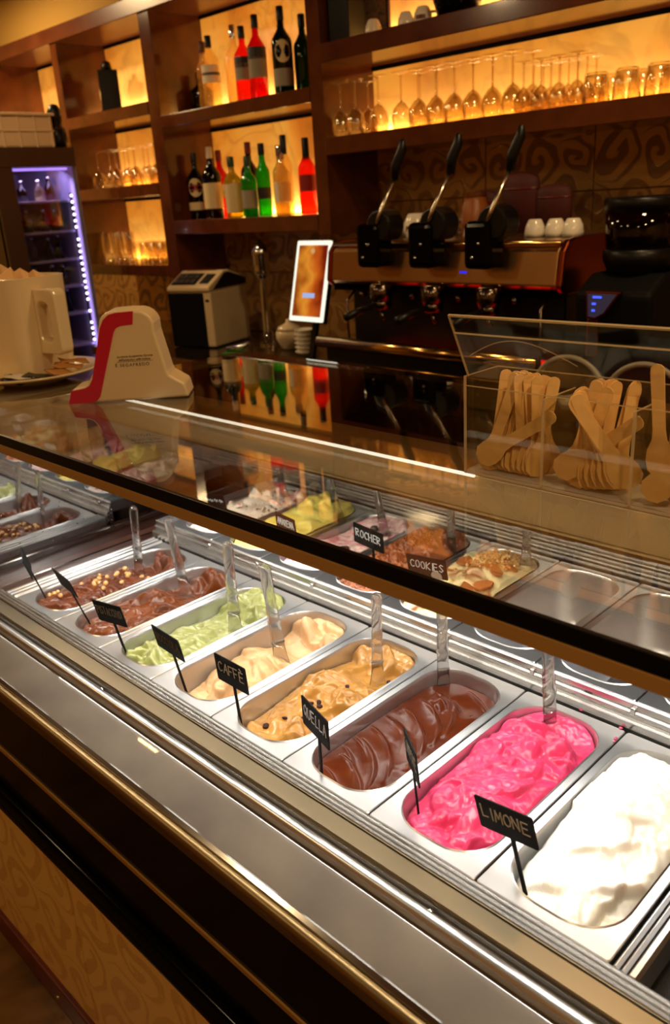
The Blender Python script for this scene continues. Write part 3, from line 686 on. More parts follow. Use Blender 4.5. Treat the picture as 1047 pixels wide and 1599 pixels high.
# ------------------------------------------------------------------ spatulas of clear plastic
def clearplastic():
    t = NT('clear_plastic'); g = t.n('ShaderNodeBsdfGlass', {0: (.97, .97, .97, 1), 1: .03, 2: 1.38}); tr = t.n('ShaderNodeBsdfTransparent', {0: (.97, .97, .96, 1)})
    mx = t.n('ShaderNodeMixShader', {0: .2, 1: g.outputs[0], 2: tr.outputs[0]}); return t.fin(mx.outputs[0])
M_clear = clearplastic()
def spatula_meshes(L=.165):
    def sweep(secs, n=14):
        mb = MB(); v = []; f = []
        for z, a, b in secs:
            for i in range(n):
                t = 2 * math.pi * i / n; c_, s_ = math.cos(t), math.sin(t)
                v.append((a * math.copysign(abs(c_) ** .7, c_), b * math.copysign(abs(s_) ** .7, s_), z))
        for j in range(len(secs) - 1):
            for i in range(n): f.append((j * n + i, j * n + (i + 1) % n, (j + 1) * n + (i + 1) % n, (j + 1) * n + i))
        f += [tuple(range(n - 1, -1, -1)), tuple((len(secs) - 1) * n + i for i in range(n))]
        return mb.add(v, f)
    h = sweep([(.034, .0115, .0035), (.042, .0100, .0055), (.062, .0095, .0062), (.066, .0108, .0072), (.070, .0108, .0072), (.074, .0092, .0062), (.092, .0098, .0066), (.096, .0086, .0056), (.130, .0092, .0060), (.150, .0098, .0062), (.158, .0090, .0056), (.163, .0065, .0040), (L, .003, .002)]).mesh('handle', True)
    b = sweep([(-.040, .015, .0006), (-.030, .016, .0010), (-.010, .0150, .0014), (.012, .0112, .0026), (.036, .0100, .0042)]).mesh('blade', True)
    return h, b
hme, bme = spatula_meshes(); hme.materials.append(M_clear); bme.materials.append(M_clear)
def spatula(b, t, label, yaw=0., scale=1., group='clear spatulas'):
    root = empty('clear_spatula', b, 0, label, 'spatula', group)
    d = Vector(t) - Vector(b)
    root.matrix_world = frame(b, d, (math.cos(yaw), math.sin(yaw), 0)) @ Matrix.Scale(scale, 4)
    for n_, me in (('handle', hme), ('blade', bme)):
        o = bpy.data.objects.new(n_, me); col.objects.link(o); o.parent = root
SPF = [((.0702, .2564, -.02), (.0706, .2664, .139)), ((.2374, .2633, -.02), (.1926, .2733, .138)), ((.4403, .2346, -.03), (.4331, .2446, .154)), ((.6004, .2119, -.03), (.5647, .2219, .152)),
       ((.7835, .2672, -.02), (.7808, .2772, .14)), ((.8749, .3294, -.03), (.8663, .3394, .136)), ((1.0844, .3162, -.015), (1.0673, .3262, .152))]
for i, (b, t) in enumerate(SPF):
    L = (Vector(t) - Vector(b)).length
    spatula(b, t, 'clear plastic spatula stuck in the ' + FL[i] + (' gelato' if i else ' gelato').replace(' gelato gelato', ' gelato'), .70 + .07 * i, L / .165)
SPB = [((.1107, .670, .05), (.0797, .680, .143)), ((.3253, .6438, .06), (.2901, .6538, .155)), ((.4632, .6487, .05), (.4362, .6587, .136)), ((.6509, .6479, .05), (.6416, .6579, .158)), ((.8088, .6778, .06), (.8037, .6878, .15))]
for i, (b, t) in enumerate(SPB):
    d = (Vector(t) - Vector(b)).normalized()
    spatula(b, Vector(b) + d * .15, 'clear plastic spatula standing in the ' + BL[i], .75, .85)

# ------------------------------------------------------------------ flavour signs with chalk lettering
GLY = {
 'A': [[(0, 0), (.5, 1), (1, 0)], [(.2, .38), (.8, .38)]], 'B': [[(0, 0), (0, 1), (.7, .95), (.75, .6), (0, .52), (.85, .45), (.85, .05), (0, 0)]],
 'C': [[(.95, .85), (.6, 1), (.2, .85), (0, .5), (.2, .12), (.6, 0), (.95, .15)]], 'D': [[(0, 0), (0, 1), (.6, .95), (.95, .5), (.6, .05), (0, 0)]],
 'E': [[(.9, 1), (0, 1), (0, 0), (.95, 0)], [(0, .52), (.75, .52)]], 'F': [[(.95, 1), (0, 1), (0, 0)], [(0, .5), (.7, .5)]],
 'H': [[(0, 1), (0, 0)], [(.9, 1), (.9, 0)], [(0, .5), (.9, .5)]], 'I': [[(.5, 1), (.5, 0)]], 'K': [[(0, 1), (0, 0)], [(.9, 1), (0, .45), (.95, 0)]],
 'L': [[(.1, 1), (.1, 0), (.9, .05)]], 'M': [[(0, 0), (.1, 1), (.5, .35), (.9, 1), (1, 0)]], 'N': [[(0, 0), (.05, 1), (.9, 0), (.95, 1)]],
 'O': [[(.5, 1), (.15, .85), (0, .5), (.15, .12), (.5, 0), (.85, .12), (1, .5), (.85, .85), (.5, 1)]], 'P': [[(0, 0), (0, 1), (.8, .9), (.8, .55), (0, .45)]],
 'Q': [[(.5, 1), (.1, .8), (0, .45), (.2, .08), (.6, .05), (.9, .3), (.95, .75), (.5, 1)], [(.6, .3), (1, -.08)]], 'R': [[(0, 0), (0, 1), (.8, .92), (.8, .58), (0, .48), (.9, 0)]],
 'S': [[(.9, .88), (.45, 1), (.05, .78), (.45, .52), (.92, .25), (.5, 0), (.05, .12)]], 'T': [[(0, 1), (1, 1)], [(.5, 1), (.5, 0)]], 'U': [[(0, 1), (.05, .25), (.45, 0), (.85, .2), (.9, 1)]],
 'V': [[(0, 1), (.5, 0), (1, 1)]], '`': [[(.2, 1.35), (.6, 1.15)]], '~': [[(0, .5), (.3, .8), (.5, .3), (.8, .7), (1, .4)]]}
def lettering(text, w, h, th, seed=0, depth=.0004):
    rn = random.Random(seed); mb = MB(); wd = [.45 if c == 'I' else 1.0 for c in text]; adv = w / sum(wd); cw = adv * .74; xs = np.cumsum([0] + wd)
    for i, ch in enumerate(text):
        acc = ch == 'È'; ch = 'E' if acc else ch
        if ch == ' ': continue
        jx, jy, sl = rn.uniform(-.04, .04) * adv, rn.uniform(-.05, .05) * h, rn.uniform(-.06, .1)
        sts = GLY[ch] + (GLY['`'] if acc else [])
        for st in sts:
            pts = [Vector((xs[i] * adv + adv * .13 + x * cw * (.4 if ch == 'I' else 1) + sl * y * h + jx, y * h + jy)) for x, y in st]
            for a, b in zip(pts[:-1], pts[1:]):
                d = (b - a); L = d.length
                if L < 1e-6: continue
                d /= L; nn = Vector((-d.y, d.x)) * th / 2; a2 = a - d * th * .4; b2 = b + d * th * .4
                q = [a2 - nn, b2 - nn, b2 + nn, a2 + nn]
                mb.prism([(p.x, p.y) for p in q], 0, -depth, 'y')
    return mb
def sign(base, phi, tilt, lean, w, h, s, off, text, label, chalk=1., seed=0, sticker=False, stick_down=.03):
    phi, tilt, lean = R(phi), R(tilt), R(lean)
    e = Vector((math.cos(phi), math.sin(phi), 0)); nn = Vector((-math.sin(phi), math.cos(phi), 0)); up = Vector((0, 0, 1)) * math.cos(tilt) + nn * math.sin(tilt)
    e2 = e * math.cos(lean) + up * math.sin(lean); u2 = up * math.cos(lean) - e * math.sin(lean); y2 = u2.cross(e2)
    M = Matrix(((e2.x, y2.x, u2.x, base[0]), (e2.y, y2.y, u2.y, base[1]), (e2.z, y2.z, u2.z, base[2]), (0, 0, 0, 1)))
    root = empty('flavour_sign', base, 0, label, 'sign', 'flavour signs'); root.matrix_world = M
    poly = [(off + x, s + h / 2 + z) for x, z in rrect(w / 2, h / 2, .003, 3)]
    MB().prism(poly, -.0009, .0009, 'y').build('card', M_card, root, bevel=.0003, seg=1)
    MB().box((-.0028, -.0011, -stick_down), (.0028, .0014, s + .006)).build('stick', M_card, root, bevel=.0005, seg=1)
    if text:
        mb = lettering(text, w * .86, h * .36, .0017, seed)
        o = mb.build('lettering', M_chalk if chalk > .6 else M_chalkdim, root); o.location = (off - w * .43, -.0010, s + h * .40)
    if sticker:
        MB().lathe([(0, .0004), (.0105, .0004), (.0105, -.0004)], n=24, M=Matrix.Translation((off + w * .22, -.0011, s + h * .14)) @ Matrix.Rotation(R(90), 4, 'X')).build('sticker', pbr('grey_sticker', (176, 168, 160), .5), root)
M_chalkdim = pbr('faint_chalk', (120, 116, 106), .9)
sign((.036, .048, -.012), -25, -14, -4, .072, .047, .070, 0, '', 'black flavour sign seen edge-on above the hazelnuts', seed=1)
sign((.2019, .0536, -.012), -4.7, -18.2, -6.1, .072, .046, .079, -.009, '', 'blank-looking black flavour sign in the milk chocolate gelato', seed=2)
sign((.3676, .037, -.02), 12.7, -11.7, .4, .072, .047, .074, -.002, 'PISTACCHIO', 'black sign with faint lettering in the pistachio gelato', .3, 3)
sign((.5423, .0441, -.03), 0, -12.4, -5.2, .074, .048, .085, -.006, 'NOCCIOLA', 'black sign with faint lettering in the pale beige gelato', .5, 4)
sign((.7064, .0331, -.02), 1, -4.2, -1.5, .073, .049, .075, -.002, 'CAFFÈ', 'black sign reading CAFFÈ in the caramel gelato', 1, 5)
sign((.8979, .0236, -.02), -14.5, -1.1, -3.2, .073, .049, .073, -.008, 'QUELLA', 'black sign reading QUELLA in the dark chocolate gelato', 1, 6)
sign((1.0453, .0568, -.015), -36.7, -3.2, 6, .072, .050, .059, -.001, 'LAMPONE', 'narrow-looking turned black sign in the raspberry gelato', .5, 7)
sign((1.2162, .040, -.012), 1.2, -9.5, 6.5, .077, .048, .073, -.004, 'LIMONE', 'black sign reading LIMONE in the white lemon gelato', 1, 8)
sign((.5882, .4797, .03), 2.1, -10.4, -8.2, .074, .047, .075, -.010, 'ROCHER', 'black sign reading ROCHER in the nutty brown gelato', 1, 9)
sign((.7584, .4564, .03), 12.8, -16.7, -1.5, .077, .046, .077, -.003, 'COOKIES', 'black sign reading COOKIES in the cream gelato', 1, 10, True)
sign((.3651, .4571, .03), -5.8, -4.8, -1.8, .070, .042, .054, -.003, 'AMARENA', 'black sign reading AMARENA in the pink rippled gelato', 1, 11)
sign((.135, .455, .03), 8, -10, 4, .070, .042, .060, 0, '~~~~', 'black sign with scribbled lettering in the white streaked gelato', 1, 12)

# ------------------------------------------------------------------ acrylic box and wooden spoons on the glass top
BX0, BX1, BY0, BY1, BZ0, BZ1 = .934, 1.315, .312, .392, GZ, .505
ab = empty('acrylic_box', ((BX0 + BX1) / 2, (BY0 + BY1) / 2, GZ), 0, 'clear acrylic box with dividers and raised lid, full of wooden spoons', 'spoon box')
def apart(mb, name, mat=M_acryl, **k):
    o = mb.build(name, mat, None, **k); o.parent = ab; o.matrix_parent_inverse = Matrix.Translation(-ab.location); return o
t3 = .003
apart(MB().box((BX0, BY0, BZ0), (BX1, BY1, BZ0 + .004)), 'floor_plate', M_floorglow)
apart(MB().box((BX0, BY0, BZ0 + .004), (BX1, BY0 + t3, BZ1 - .012)), 'front_wall')
apart(MB().box((BX0, BY1 - t3, BZ0 + .004), (BX1, BY1, BZ1)), 'rear_wall')
for i, x in enumerate((BX0, 1.058, 1.182, BX1 - t3)):
    nm_ = 'side_wall' if i in (0, 3) else 'divider'
    z1 = BZ1 if i in (0, 3) else BZ1 - .018
    apart(MB().box((x, BY0 + t3, BZ0 + .004), (x + t3, BY1 - t3, z1)), nm_)
    apart(MB().box((x - .0005, BY0 - .0006, BZ0), (x + t3 + .0005, BY0 + .0006, z1)), 'wall_edge', M_acryledge)
for (a, b) in (((BX0, BY0 - .0004, BZ1 - .0135), (BX1, BY0 + .0005, BZ1 - .0122)), ((BX0, BY1 - .001, BZ1 - .001), (BX1, BY1 + .0004, BZ1 + .0004)), ((BX0, BY0 - .0006, BZ0 - .0), (BX1, BY0 + .0004, BZ0 + .003)),
               ((BX0 - .0003, BY0, BZ1 - .001), (BX0 + .001, BY1, BZ1 + .0003)), ((1.058, BY0, BZ1 - .019), (1.060, BY1, BZ1 - .0178)), ((1.182, BY0, BZ1 - .019), (1.184, BY1, BZ1 - .0178))):
    apart(MB().box(a, b), 'polished_edge', M_acryledge)
lidM = Matrix.Translation((0, BY0 + .004, BZ1)) @ Matrix.Rotation(R(26), 4, 'X')
apart(MB().box((BX0 + .004, -.0015, 0), (BX1, .0015, .098), lidM), 'lid')
apart(MB().box((BX0 + .004, -.0016, .0965), (BX1, .0016, .099), lidM), 'lid_edge', M_acryledge)
apart(MB().box((BX0 + .0036, -.0016, 0), (BX0 + .005, .0016, .098), lidM), 'lid_edge', M_acryledge)
apart(MB().box((BX0 + .004, -.0016, .070), (BX1, .0016, .0707), lidM), 'lid_line', M_acryledge)  # thin pale line across the lid
apart(MB().tube([(BX0 + .03 + .11 * (i / 12), 0, .098) if False else tuple(lidM @ Vector((BX0 + .018 + .16 * i / 14, 0, .035 + .030 * math.sin(math.pi * i / 14)))) for i in range(15)], .0006, 5), 'lid_arc', M_acryledge)
def spoon_mesh():
    hw, L = .0085, .138
    left = [(.0075, .0), (.0162, .008), (.0182, .021), (.0160, .034), (.0095, .046), (.0080, .058), (.0082, .092), (.0088, .128), (.0078, .134)]
    poly = left + [(.0045, L - .001), (0, L)] + [(-x, y) for x, y in [(.0045, L - .001)] + left[::-1]]
    mb = MB().prism([(x, z) for x, z in poly], -.0008, .0008, 'y')
    return mb.mesh('wooden_spoon')
spm = spoon_mesh(); spm.materials.append(M_woodspoon)
def spoon(x, y, z, lean, yaw, pitch=0., label='flat wooden gelato spoon standing in the acrylic box'):
    o = bpy.data.objects.new('wooden_spoon', spm); col.objects.link(o)
    o.matrix_world = Matrix.Translation((x, y, z)) @ Matrix.Rotation(R(yaw), 4, 'Z') @ Matrix.Rotation(R(lean), 4, 'Y') @ Matrix.Rotation(R(pitch), 4, 'X')
    tag(o, label, 'spoon', 'wooden spoons in the acrylic box'); return o
zb = BZ0 + .0055
spoon(.952, .321, zb + .016, 56, 0, -4, 'wooden spoon leaning sideways across the left compartment')
spoon(.957, .330, zb, 17, 4, -6, 'tall wooden spoon upright beside the box end')
spoon(1.076, .321, zb + .018, 52, 0, -4, 'wooden spoon leaning sideways across the middle compartment')
spoon(1.098, .332, zb, 14, 2, -6, 'wooden spoon upright behind the middle leaning spoon')
spoon(1.198, .321, zb + .012, 50, 0, -4, 'wooden spoon leaning sideways in the right compartment')
spoon(1.206, .345, zb + .030, -8, 0, -4, 'wooden spoon upright at the right end of the box')
rnd = random.Random(21)
for i in range(17):      # left compartment, upright bundle
    spoon(.958 + .0054 * i, .350 + .008 * math.sin(i * 1.7), zb, 10 - .9 * i + rnd.uniform(-3, 3), 20 + rnd.uniform(-25, 50), -4 + rnd.uniform(-3, 3), 'flat wooden spoon in the upright bundle of the left compartment')
for i in range(8):
    spoon(.975 + .0085 * i, .338, zb, 14 + rnd.uniform(-5, 4), 62 + rnd.uniform(-8, 8), rnd.uniform(-3, 3), 'wooden spoon seen nearly edge-on in the left compartment')
for i in range(9):       # middle compartment: upright ones
    spoon(1.078 + .0085 * i, .356 + .006 * math.sin(i * 2.1), zb, 9 + rnd.uniform(-4, 4), 25 + rnd.uniform(-20, 40), -3, 'wooden spoon upright at the rear of the middle compartment')
for i in range(15):      # the fanned stack leaning left in the middle compartment
    spoon(1.118 + .0042 * i, .338 + .0015 * (i % 3), zb + .001 * i, -8 - 2.0 * i, 58 - 1.5 * i, rnd.uniform(-2, 2), f'wooden spoon, {ORD[i]} from left in the fanned stack of the middle compartment')
for i in range(7):
    spoon(1.214 + .010 * i, .352, zb, 6 - 4 * i + rnd.uniform(-3, 3), 30 + rnd.uniform(-20, 30), -3, 'wooden spoon upright in the right compartment at the photo edge')

# ------------------------------------------------------------------ napkin dispenser / advertising stand on the glass
A_ = Vector((-.033, .211, GZ)); ang = math.atan2(.396 - .211, .146 + .033)
ad = empty('advertising_stand', A_, ang, 'ivory bell-shaped stand with red stripe and coffee lettering on the glass top', 'advertising stand')
prof = [(0, 0), (.258, 0), (.252, .030), (.222, .050)] + [(.2185, .058), (.203, .140)] + arc(.168, .152, .036, 12, 88, 8) + [(.150, .189), (.128, .1885)] + arc(.118, .158, .030, 96, 168, 7) + [(.068, .075), (.046, .040), (.038, .036), (.010, .031)]
MB().prism(prof, 0, .085, 'y').build('body', M_whiteplastic, ad, bevel=.006, seg=3)
red = [(.0, .001), (.050, .001), (.062, .005), (.070, .014), (.118, .145), (.124, .154), (.134, .158), (.160, .160), (.1645, .1865), (.128, .1855), (.112, .182), (.100, .172), (.091, .156), (.058, .050), (.050, .038), (.040, .033), (.010, .029)]
MB().prism(red, -.0012, .0005, 'y').build('red_stripe', M_red, ad)
def text_mesh(body, size, name, mat, parent, loc, rot=(R(90), 0, 0), space=1.0, shear=0.):
    cu = bpy.data.curves.new(name, 'FONT'); cu.body = body; cu.size = size; cu.space_character = space; cu.shear = shear; cu.extrude = .0002
    tmp = bpy.data.objects.new(name + '_tmp', cu); col.objects.link(tmp)
    bpy.context.view_layer.update()
    me = bpy.data.meshes.new_from_object(tmp.evaluated_get(bpy.context.evaluated_depsgraph_get()))
    bpy.data.objects.remove(tmp); o = bpy.data.objects.new(name, me); col.objects.link(o); me.materials.clear(); me.materials.append(mat)
    o.parent = parent; o.location = loc; o.rotation_euler = rot
    return o
text_mesh('La storia, la passione, l\'aroma', .0068, 'lettering', M_ink, ad, (.117, -.0004, .0925), shear=.25, space=.95)
text_mesh('dell\'autentico caffè italiano', .0068, 'lettering', M_ink, ad, (.119, -.0004, .0855), shear=.25, space=.95)
MB().box((.115, -.0006, .0832), (.192, .0002, .0837)).build('rule_line', M_ink, ad)
text_mesh('È SEGAFREDO', .0094, 'lettering', M_ink, ad, (.111, -.0004, .0735), space=1.28)
for j, z in enumerate((.06, .075, .09, .108, .122, .14)):     # small vertical marks on the narrow end
    x = .064 + (z - .075) * .33
    MB().box((-.006, -.004, -.003), (.006, .004, .003), Matrix.Translation((x - .0045, .040, z)) @ Matrix.Rotation(R(19), 4, 'Y') @ Matrix.Scale(.22, 4, (1, 0, 0))).build('side_mark', pbr('side_print', (120, 88, 60), .6), ad)

# ------------------------------------------------------------------ neighbouring counter with the giant cup and plate
nc = empty('side_counter', (-.75, .30, FZ), 0, 'pale counter continuing beyond the left end of the case', 'counter')
MB().box((-.44, -.27, .0), (.44, .20, 1.29)).build('cabinet', pbr('counter_cabinet', (120, 84, 50), .5), nc, bevel=.004)
MB().box((-.46, -.29, 1.29), (.535, .225, 1.325)).build('counter_top', pbr('pale_counter_top', (150, 134, 106), .12, coat=.3), nc, bevel=.004)
CT = FZ + 1.325
pl = empty('saucer_plate', (-.405, .32, CT), 0, 'big white plate under the giant cup, with sachets on it', 'plate')
MB().lathe([(0, .0), (.075, .0), (.08, .004), (.14, .024), (.165, .030), (.167, .034), (.162, .035), (.135, .029), (.08, .011), (0, .010)], n=48).build('dish', M_white, pl, True)
cup = empty('giant_cup', (-.463, .345, CT + .0115), R(14), 'giant ivory cup with square ear handle holding paper napkins', 'cup')
cb = MB(); v_ = []; n_ = 10
rings = [(.082, .0), (.088, .004), (.092, .09), (.094, .236), (.0945, .242), (.090, .243), (.087, .236), (.084, .012)]
for r_, z in rings: cb_ = [(x, y, z) for x, y in rrect(r_, r_, .050, 8)]; v_ += cb_
k_ = 36; f_ = [(j * k_ + i, j * k_ + (i + 1) % k_, (j + 1) * k_ + (i + 1) % k_, (j + 1) * k_ + i) for j in range(len(rings) - 1) for i in range(k_)] + [tuple(range(k_ - 1, -1, -1)), tuple((len(rings) - 1) * k_ + i for i in range(k_))]
cb.add(v_, f_).build('bowl', M_white, cup, auto=50)
ho = MB(); outer = rrect(.047, .078, .016, 5); inner = rrect(.020, .047, .018, 5); m_ = len(outer)
vv = [(x, -.019, z) for x, z in outer] + [(x, .019, z) for x, z in outer] + [(x, -.019, z) for x, z in inner] + [(x, .019, z) for x, z in inner]
ff = []
for i in range(m_):
    j = (i + 1) % m_
    ff += [(i, j, m_ + j, m_ + i), (2 * m_ + j, 2 * m_ + i, 3 * m_ + i, 3 * m_ + j), (j, i, 2 * m_ + i, 2 * m_ + j), (m_ + i, m_ + j, 3 * m_ + j, 3 * m_ + i)]
ho.add(vv, ff); hob = ho.build('handle', M_white, cup, bevel=.006, seg=3); hob.location = (.122, -.02, .138)
M_paper = pbr('paper_napkin', (236, 196, 140), .8)
for i, (x, y, rz, h) in enumerate(((-.03, -.02, .3, .275), (.0, .01, 1.2, .262), (.03, -.03, 2.0, .268), (.015, .04, .7, .256))):
    mbp = MB(); mbp.add([(-.035, 0, .05), (.035, .004, .05), (.045, .012, h - .03), (.004, -.006, h), (-.042, .008, h - .025)], [(0, 1, 2, 3, 4)])
    o = mbp.build('paper_napkin', M_paper); o.location = (-.463 + x, .345 + y, CT + .0115); o.rotation_euler = (0, 0, rz)
    so = o.modifiers.new('solid', 'SOLIDIFY'); so.thickness = .0012
    tag(o, 'folded cream paper napkin sticking out of the giant cup', 'napkin', 'napkins in the giant cup')
M_sach = [pbr('dark_sachet', (30, 22, 26), .3), pbr('brown_sachet', (176, 120, 56), .5), pbr('white_sachet', (214, 200, 176), .5)]
for i, (x, y, z, rz, c) in enumerate(((-.315, .285, .030, .6, 0), (-.34, .25, .034, 1.1, 2), (-.29, .33, .036, .2, 1), (-.30, .36, .045, .9, 1), (-.33, .235, .030, .3, 0), (-.325, .39, .050, 1.4, 1))):
    mbp = MB(); pts = []
    for a in range(5):
        for b in range(4): pts.append((a * .017 - .034, b * .012 - .018, .003 * math.sin(a * 1.7 + i) * math.cos(b * 1.3)))
    mbp.add(pts, [(a * 4 + b, (a + 1) * 4 + b, (a + 1) * 4 + b + 1, a * 4 + b + 1) for a in range(4) for b in range(3)])
    o = mbp.build('sugar_sachet', M_sach[c], None, True); o.location = (x, y, CT + z); o.rotation_euler = (.1, .15, rz)
    so = o.modifiers.new('solid', 'SOLIDIFY'); so.thickness = .003
    tag(o, ['dark paper sachet in the middle of the plate by the giant cup', 'white paper sachet on the near side of the plate', 'brown paper sachet, nearest of the three brown ones on the plate', 'brown paper sachet, middle of the three brown ones on the plate', 'dark paper sachet at the near edge of the plate', 'brown paper sachet, farthest of the three brown ones on the plate'][i], 'sachet', 'sachets on the plate')

# ------------------------------------------------------------------ bar shelving with backlit onyx
SY, SB = 1.90, 2.205
sh = empty('bar_shelving', (-1.2, 2.05, .41), 0, 'dark wooden bar shelving with glowing amber stone backs', 'shelving')
def spart(mb, name, mat, **k):
    o = mb.build(name, mat, None, **k); o.parent = sh; o.matrix_parent_inverse = Matrix.Translation(-sh.location); return o
posts = [(-3.72, -3.64), (-2.93, -2.865), (-2.085, -1.995), (-.975, -.905), (1.25, 1.32)]
bots = [.41, .41, .41, .60, .88]
for (x0, x1), z0 in zip(posts, bots): spart(MB().box((x0, SY, z0), (x1, SB, 1.60)), 'post', M_wood, bevel=.003)
spart(MB().box((-3.8, SY - .012, 1.585), (1.4, SB, 1.655)), 'top_beam', M_woodedge, bevel=.003)
spart(MB().box((-3.8, SY + .05, 1.655), (1.4, SB, CZ - .02)), 'upper_panel', M_wall)
shelves = [(-3.64, -2.93, 1.165, 1.22), (-2.865, -2.085, 1.165, 1.222), (-2.865, -2.085, .805, .862), (-2.865, -2.085, .415, .470), (-1.995, -.975, 1.095, 1.150), (-1.995, -.975, .618, .682), (-.905, 1.25, .898, .962), (-.905, 1.25, 1.222, 1.286)]
for x0, x1, z0, z1 in shelves:
    spart(MB().box((x0, SY - .004, z0), (x1, SB, z1)), 'shelf_board', M_wood, bevel=.003)
cells = [(-3.64, -2.93, 1.22, 1.585), (-2.865, -2.085, 1.222, 1.585), (-2.865, -2.085, .862, 1.165), (-2.865, -2.085, .470, .805), (-1.995, -.975, 1.150, 1.585), (-1.995, -.975, .682, 1.095), (-.905, 1.25, .962, 1.222), (-.905, 1.25, 1.286, 1.585)]
for x0, x1, z0, z1 in cells:
    spart(MB().box((x0 + .002, SB - .014, z0 + .002), (x1 - .002, SB - .006, z1 - .016)), 'light_panel', M_onyx)
    spart(MB().box((x0 + .002, SB - .022, z1 - .016), (x1 - .002, SB - .004, z1 - .001)), 'panel_strip', M_blackmatte)
    spart(MB().box((x0 + .01, SB - .030, z0 + .001), (x1 - .01, SB - .020, z0 + .007)), 'led_strip', emis('amber_led_strip', (255, 196, 96), 5.0))
    area('shelf_led_light', ((x0 + x1) / 2, SB - .032, z0 + .010), (R(180 - 40), 0, 0), x1 - x0 - .02, .012, 3.6 * (x1 - x0), (1, .74, .34))

# ------------------------------------------------------------------ bottles
BM = dict(clear=tinted('bottle_clear', (252, 236, 196), .86), frost=tinted('bottle_frosted', (250, 226, 176), .35, .3), orange=tinted('bottle_orange', (255, 92, 20), .5), red=tinted('bottle_red', (226, 16, 34), .5),
          green=tinted('bottle_green', (70, 190, 30), .5), dgreen=tinted('bottle_dark_green', (22, 70, 22), .6), dark=tinted('bottle_dark', (24, 10, 8), .6), dred=tinted('bottle_dark_red', (70, 14, 12), .6), yell=tinted('bottle_yellow', (196, 190, 60), .6))
LM = dict(cream=pbr('label_cream', (222, 200, 150), .6), grey=pbr('label_grey', (150, 140, 120), .6), black=pbr('label_black', (30, 22, 22), .5), white=pbr('label_white', (232, 220, 192), .6), redl=pbr('label_red', (160, 30, 30), .5))
CM = dict(black=M_black, red=pbr('cap_red', (120, 24, 20), .4), silver=M_chrome, brown=pbr('cap_brown', (96, 50, 26), .4), green=pbr('cap_green', (20, 60, 24), .4), white=pbr('cap_white', (220, 200, 170), .4))
def bottle(x, y, z, h, r, glass, cap, labs, label, shoulder=.60, neck=.0125, capf=.12, square=False):
    t = empty('bottle', (x, y, z), random.Random(x).uniform(-.25, .25) + .82, label, 'bottle', 'liquor bottles on the back shelves')
    r = r * 1.12; sh_ = h * shoulder; cz = h * (1 - capf)
    pr = [(0, .002), (r * .85, 0), (r, .006), (r * 1.0, sh_), (r * .93, sh_ + h * .04), (r * .62, sh_ + h * .10), (neck * 1.15, sh_ + h * .16), (neck, cz), (0, cz)]
    MB().lathe(pr, n=20).build('glass_body', BM[glass], t, auto=60)
    MB().lathe([(0, cz - .012), (neck * 1.18, cz - .012), (neck * 1.22, cz), (neck * 1.18, h - .002), (neck * 1.05, h), (0, h)], n=14).build('cap', CM[cap], t, auto=50)
    for (a, b, m, kind) in labs:
        z0, z1 = h * a, h * b; rr = r * 1.012; n = 12; mb = MB(); v = []; f = []
        if kind == 'wrap':
            for i in range(n + 1):
                q = R(-90 - 75 + 150 * i / n); v += [(rr * math.cos(q), rr * math.sin(q), z0), (rr * math.cos(q), rr * math.sin(q), z1)]
            f = [(2 * i, 2 * i + 2, 2 * i + 3, 2 * i + 1) for i in range(n)]
        else:
            v = [(0, -rr - .0004, (z0 + z1) / 2)]
            for i in range(20):
                q = 2 * math.pi * i / 20; a_ = .8 * math.cos(q); v.append((rr * math.sin(a_), -rr * math.cos(a_) - .0004, (z0 + z1) / 2 + (z1 - z0) / 2 * math.sin(q)))
            f = [(0, i + 1, (i + 1) % 20 + 1) for i in range(20)]
        mb.add(v, f).build('label', LM[m], t, True)
    return t
zl, zu = .6825, 1.1505
bottle(-1.935, 2.02, zl, .300, .040, 'dark', 'black', [(.34, .62, 'cream', 'oval'), (.14, .26, 'cream', 'wrap'), (.43, .53, 'redl', 'oval')], 'dark vermouth bottle with oval cream label, leftmost on the lower shelf')
bottle(-1.845, 2.10, zl, .305, .034, 'red', 'red', [(.3, .5, 'cream', 'wrap')], 'red bottle half hidden behind the dark vermouth bottles')
bottle(-1.810, 2.02, zl, .318, .040, 'dark', 'white', [(.14, .50, 'cream', 'wrap')], 'dark bottle with tall cream label, second on the lower shelf')
bottle(-1.710, 2.06, zl, .268, .030, 'clear', 'brown', [(.3, .36, 'redl', 'wrap')], 'clear bottle with brown cap on the lower shelf')
bottle(-1.630, 2.00, zl, .262, .037, 'yell', 'green', [(.08, .56, 'cream', 'wrap')], 'olive-green bottle wrapped in a pale label')
bottle(-1.585, 2.07, zl, .320, .036, 'dred', 'red', [(.12, .46, 'cream', 'wrap'), (.22, .34, 'redl', 'oval')], 'dark red bottle with a red fruit on its label')
bottle(-1.515, 2.00, zl, .258, .032, 'green', 'green', [(.14, .44, 'grey', 'wrap')], 'short green bottle with grey label')
bottle(-1.457, 2.04, zl, .305, .028, 'green', 'black', [(.24, .40, 'black', 'wrap')], 'bright green bottle with black label band')
bottle(-1.407, 2.10, zl, .292, .032, 'yell', 'silver', [], 'pale yellow-green bottle at the rear of the lower shelf')
bottle(-1.330, 2.04, zl, .275, .034, 'clear', 'brown', [(.2, .5, 'white', 'wrap')], 'clear bottle with pale label and brown cap')
bottle(-1.265, 2.00, zl, .322, .030, 'clear', 'black', [], 'tall clear bottle with large black stopper', .62, .012, .2)
bottle(-1.190, 2.06, zl, .305, .034, 'orange', 'black', [(.3, .52, 'redl', 'wrap')], 'amber bottle with black stopper next to the post', .6, .013, .25)
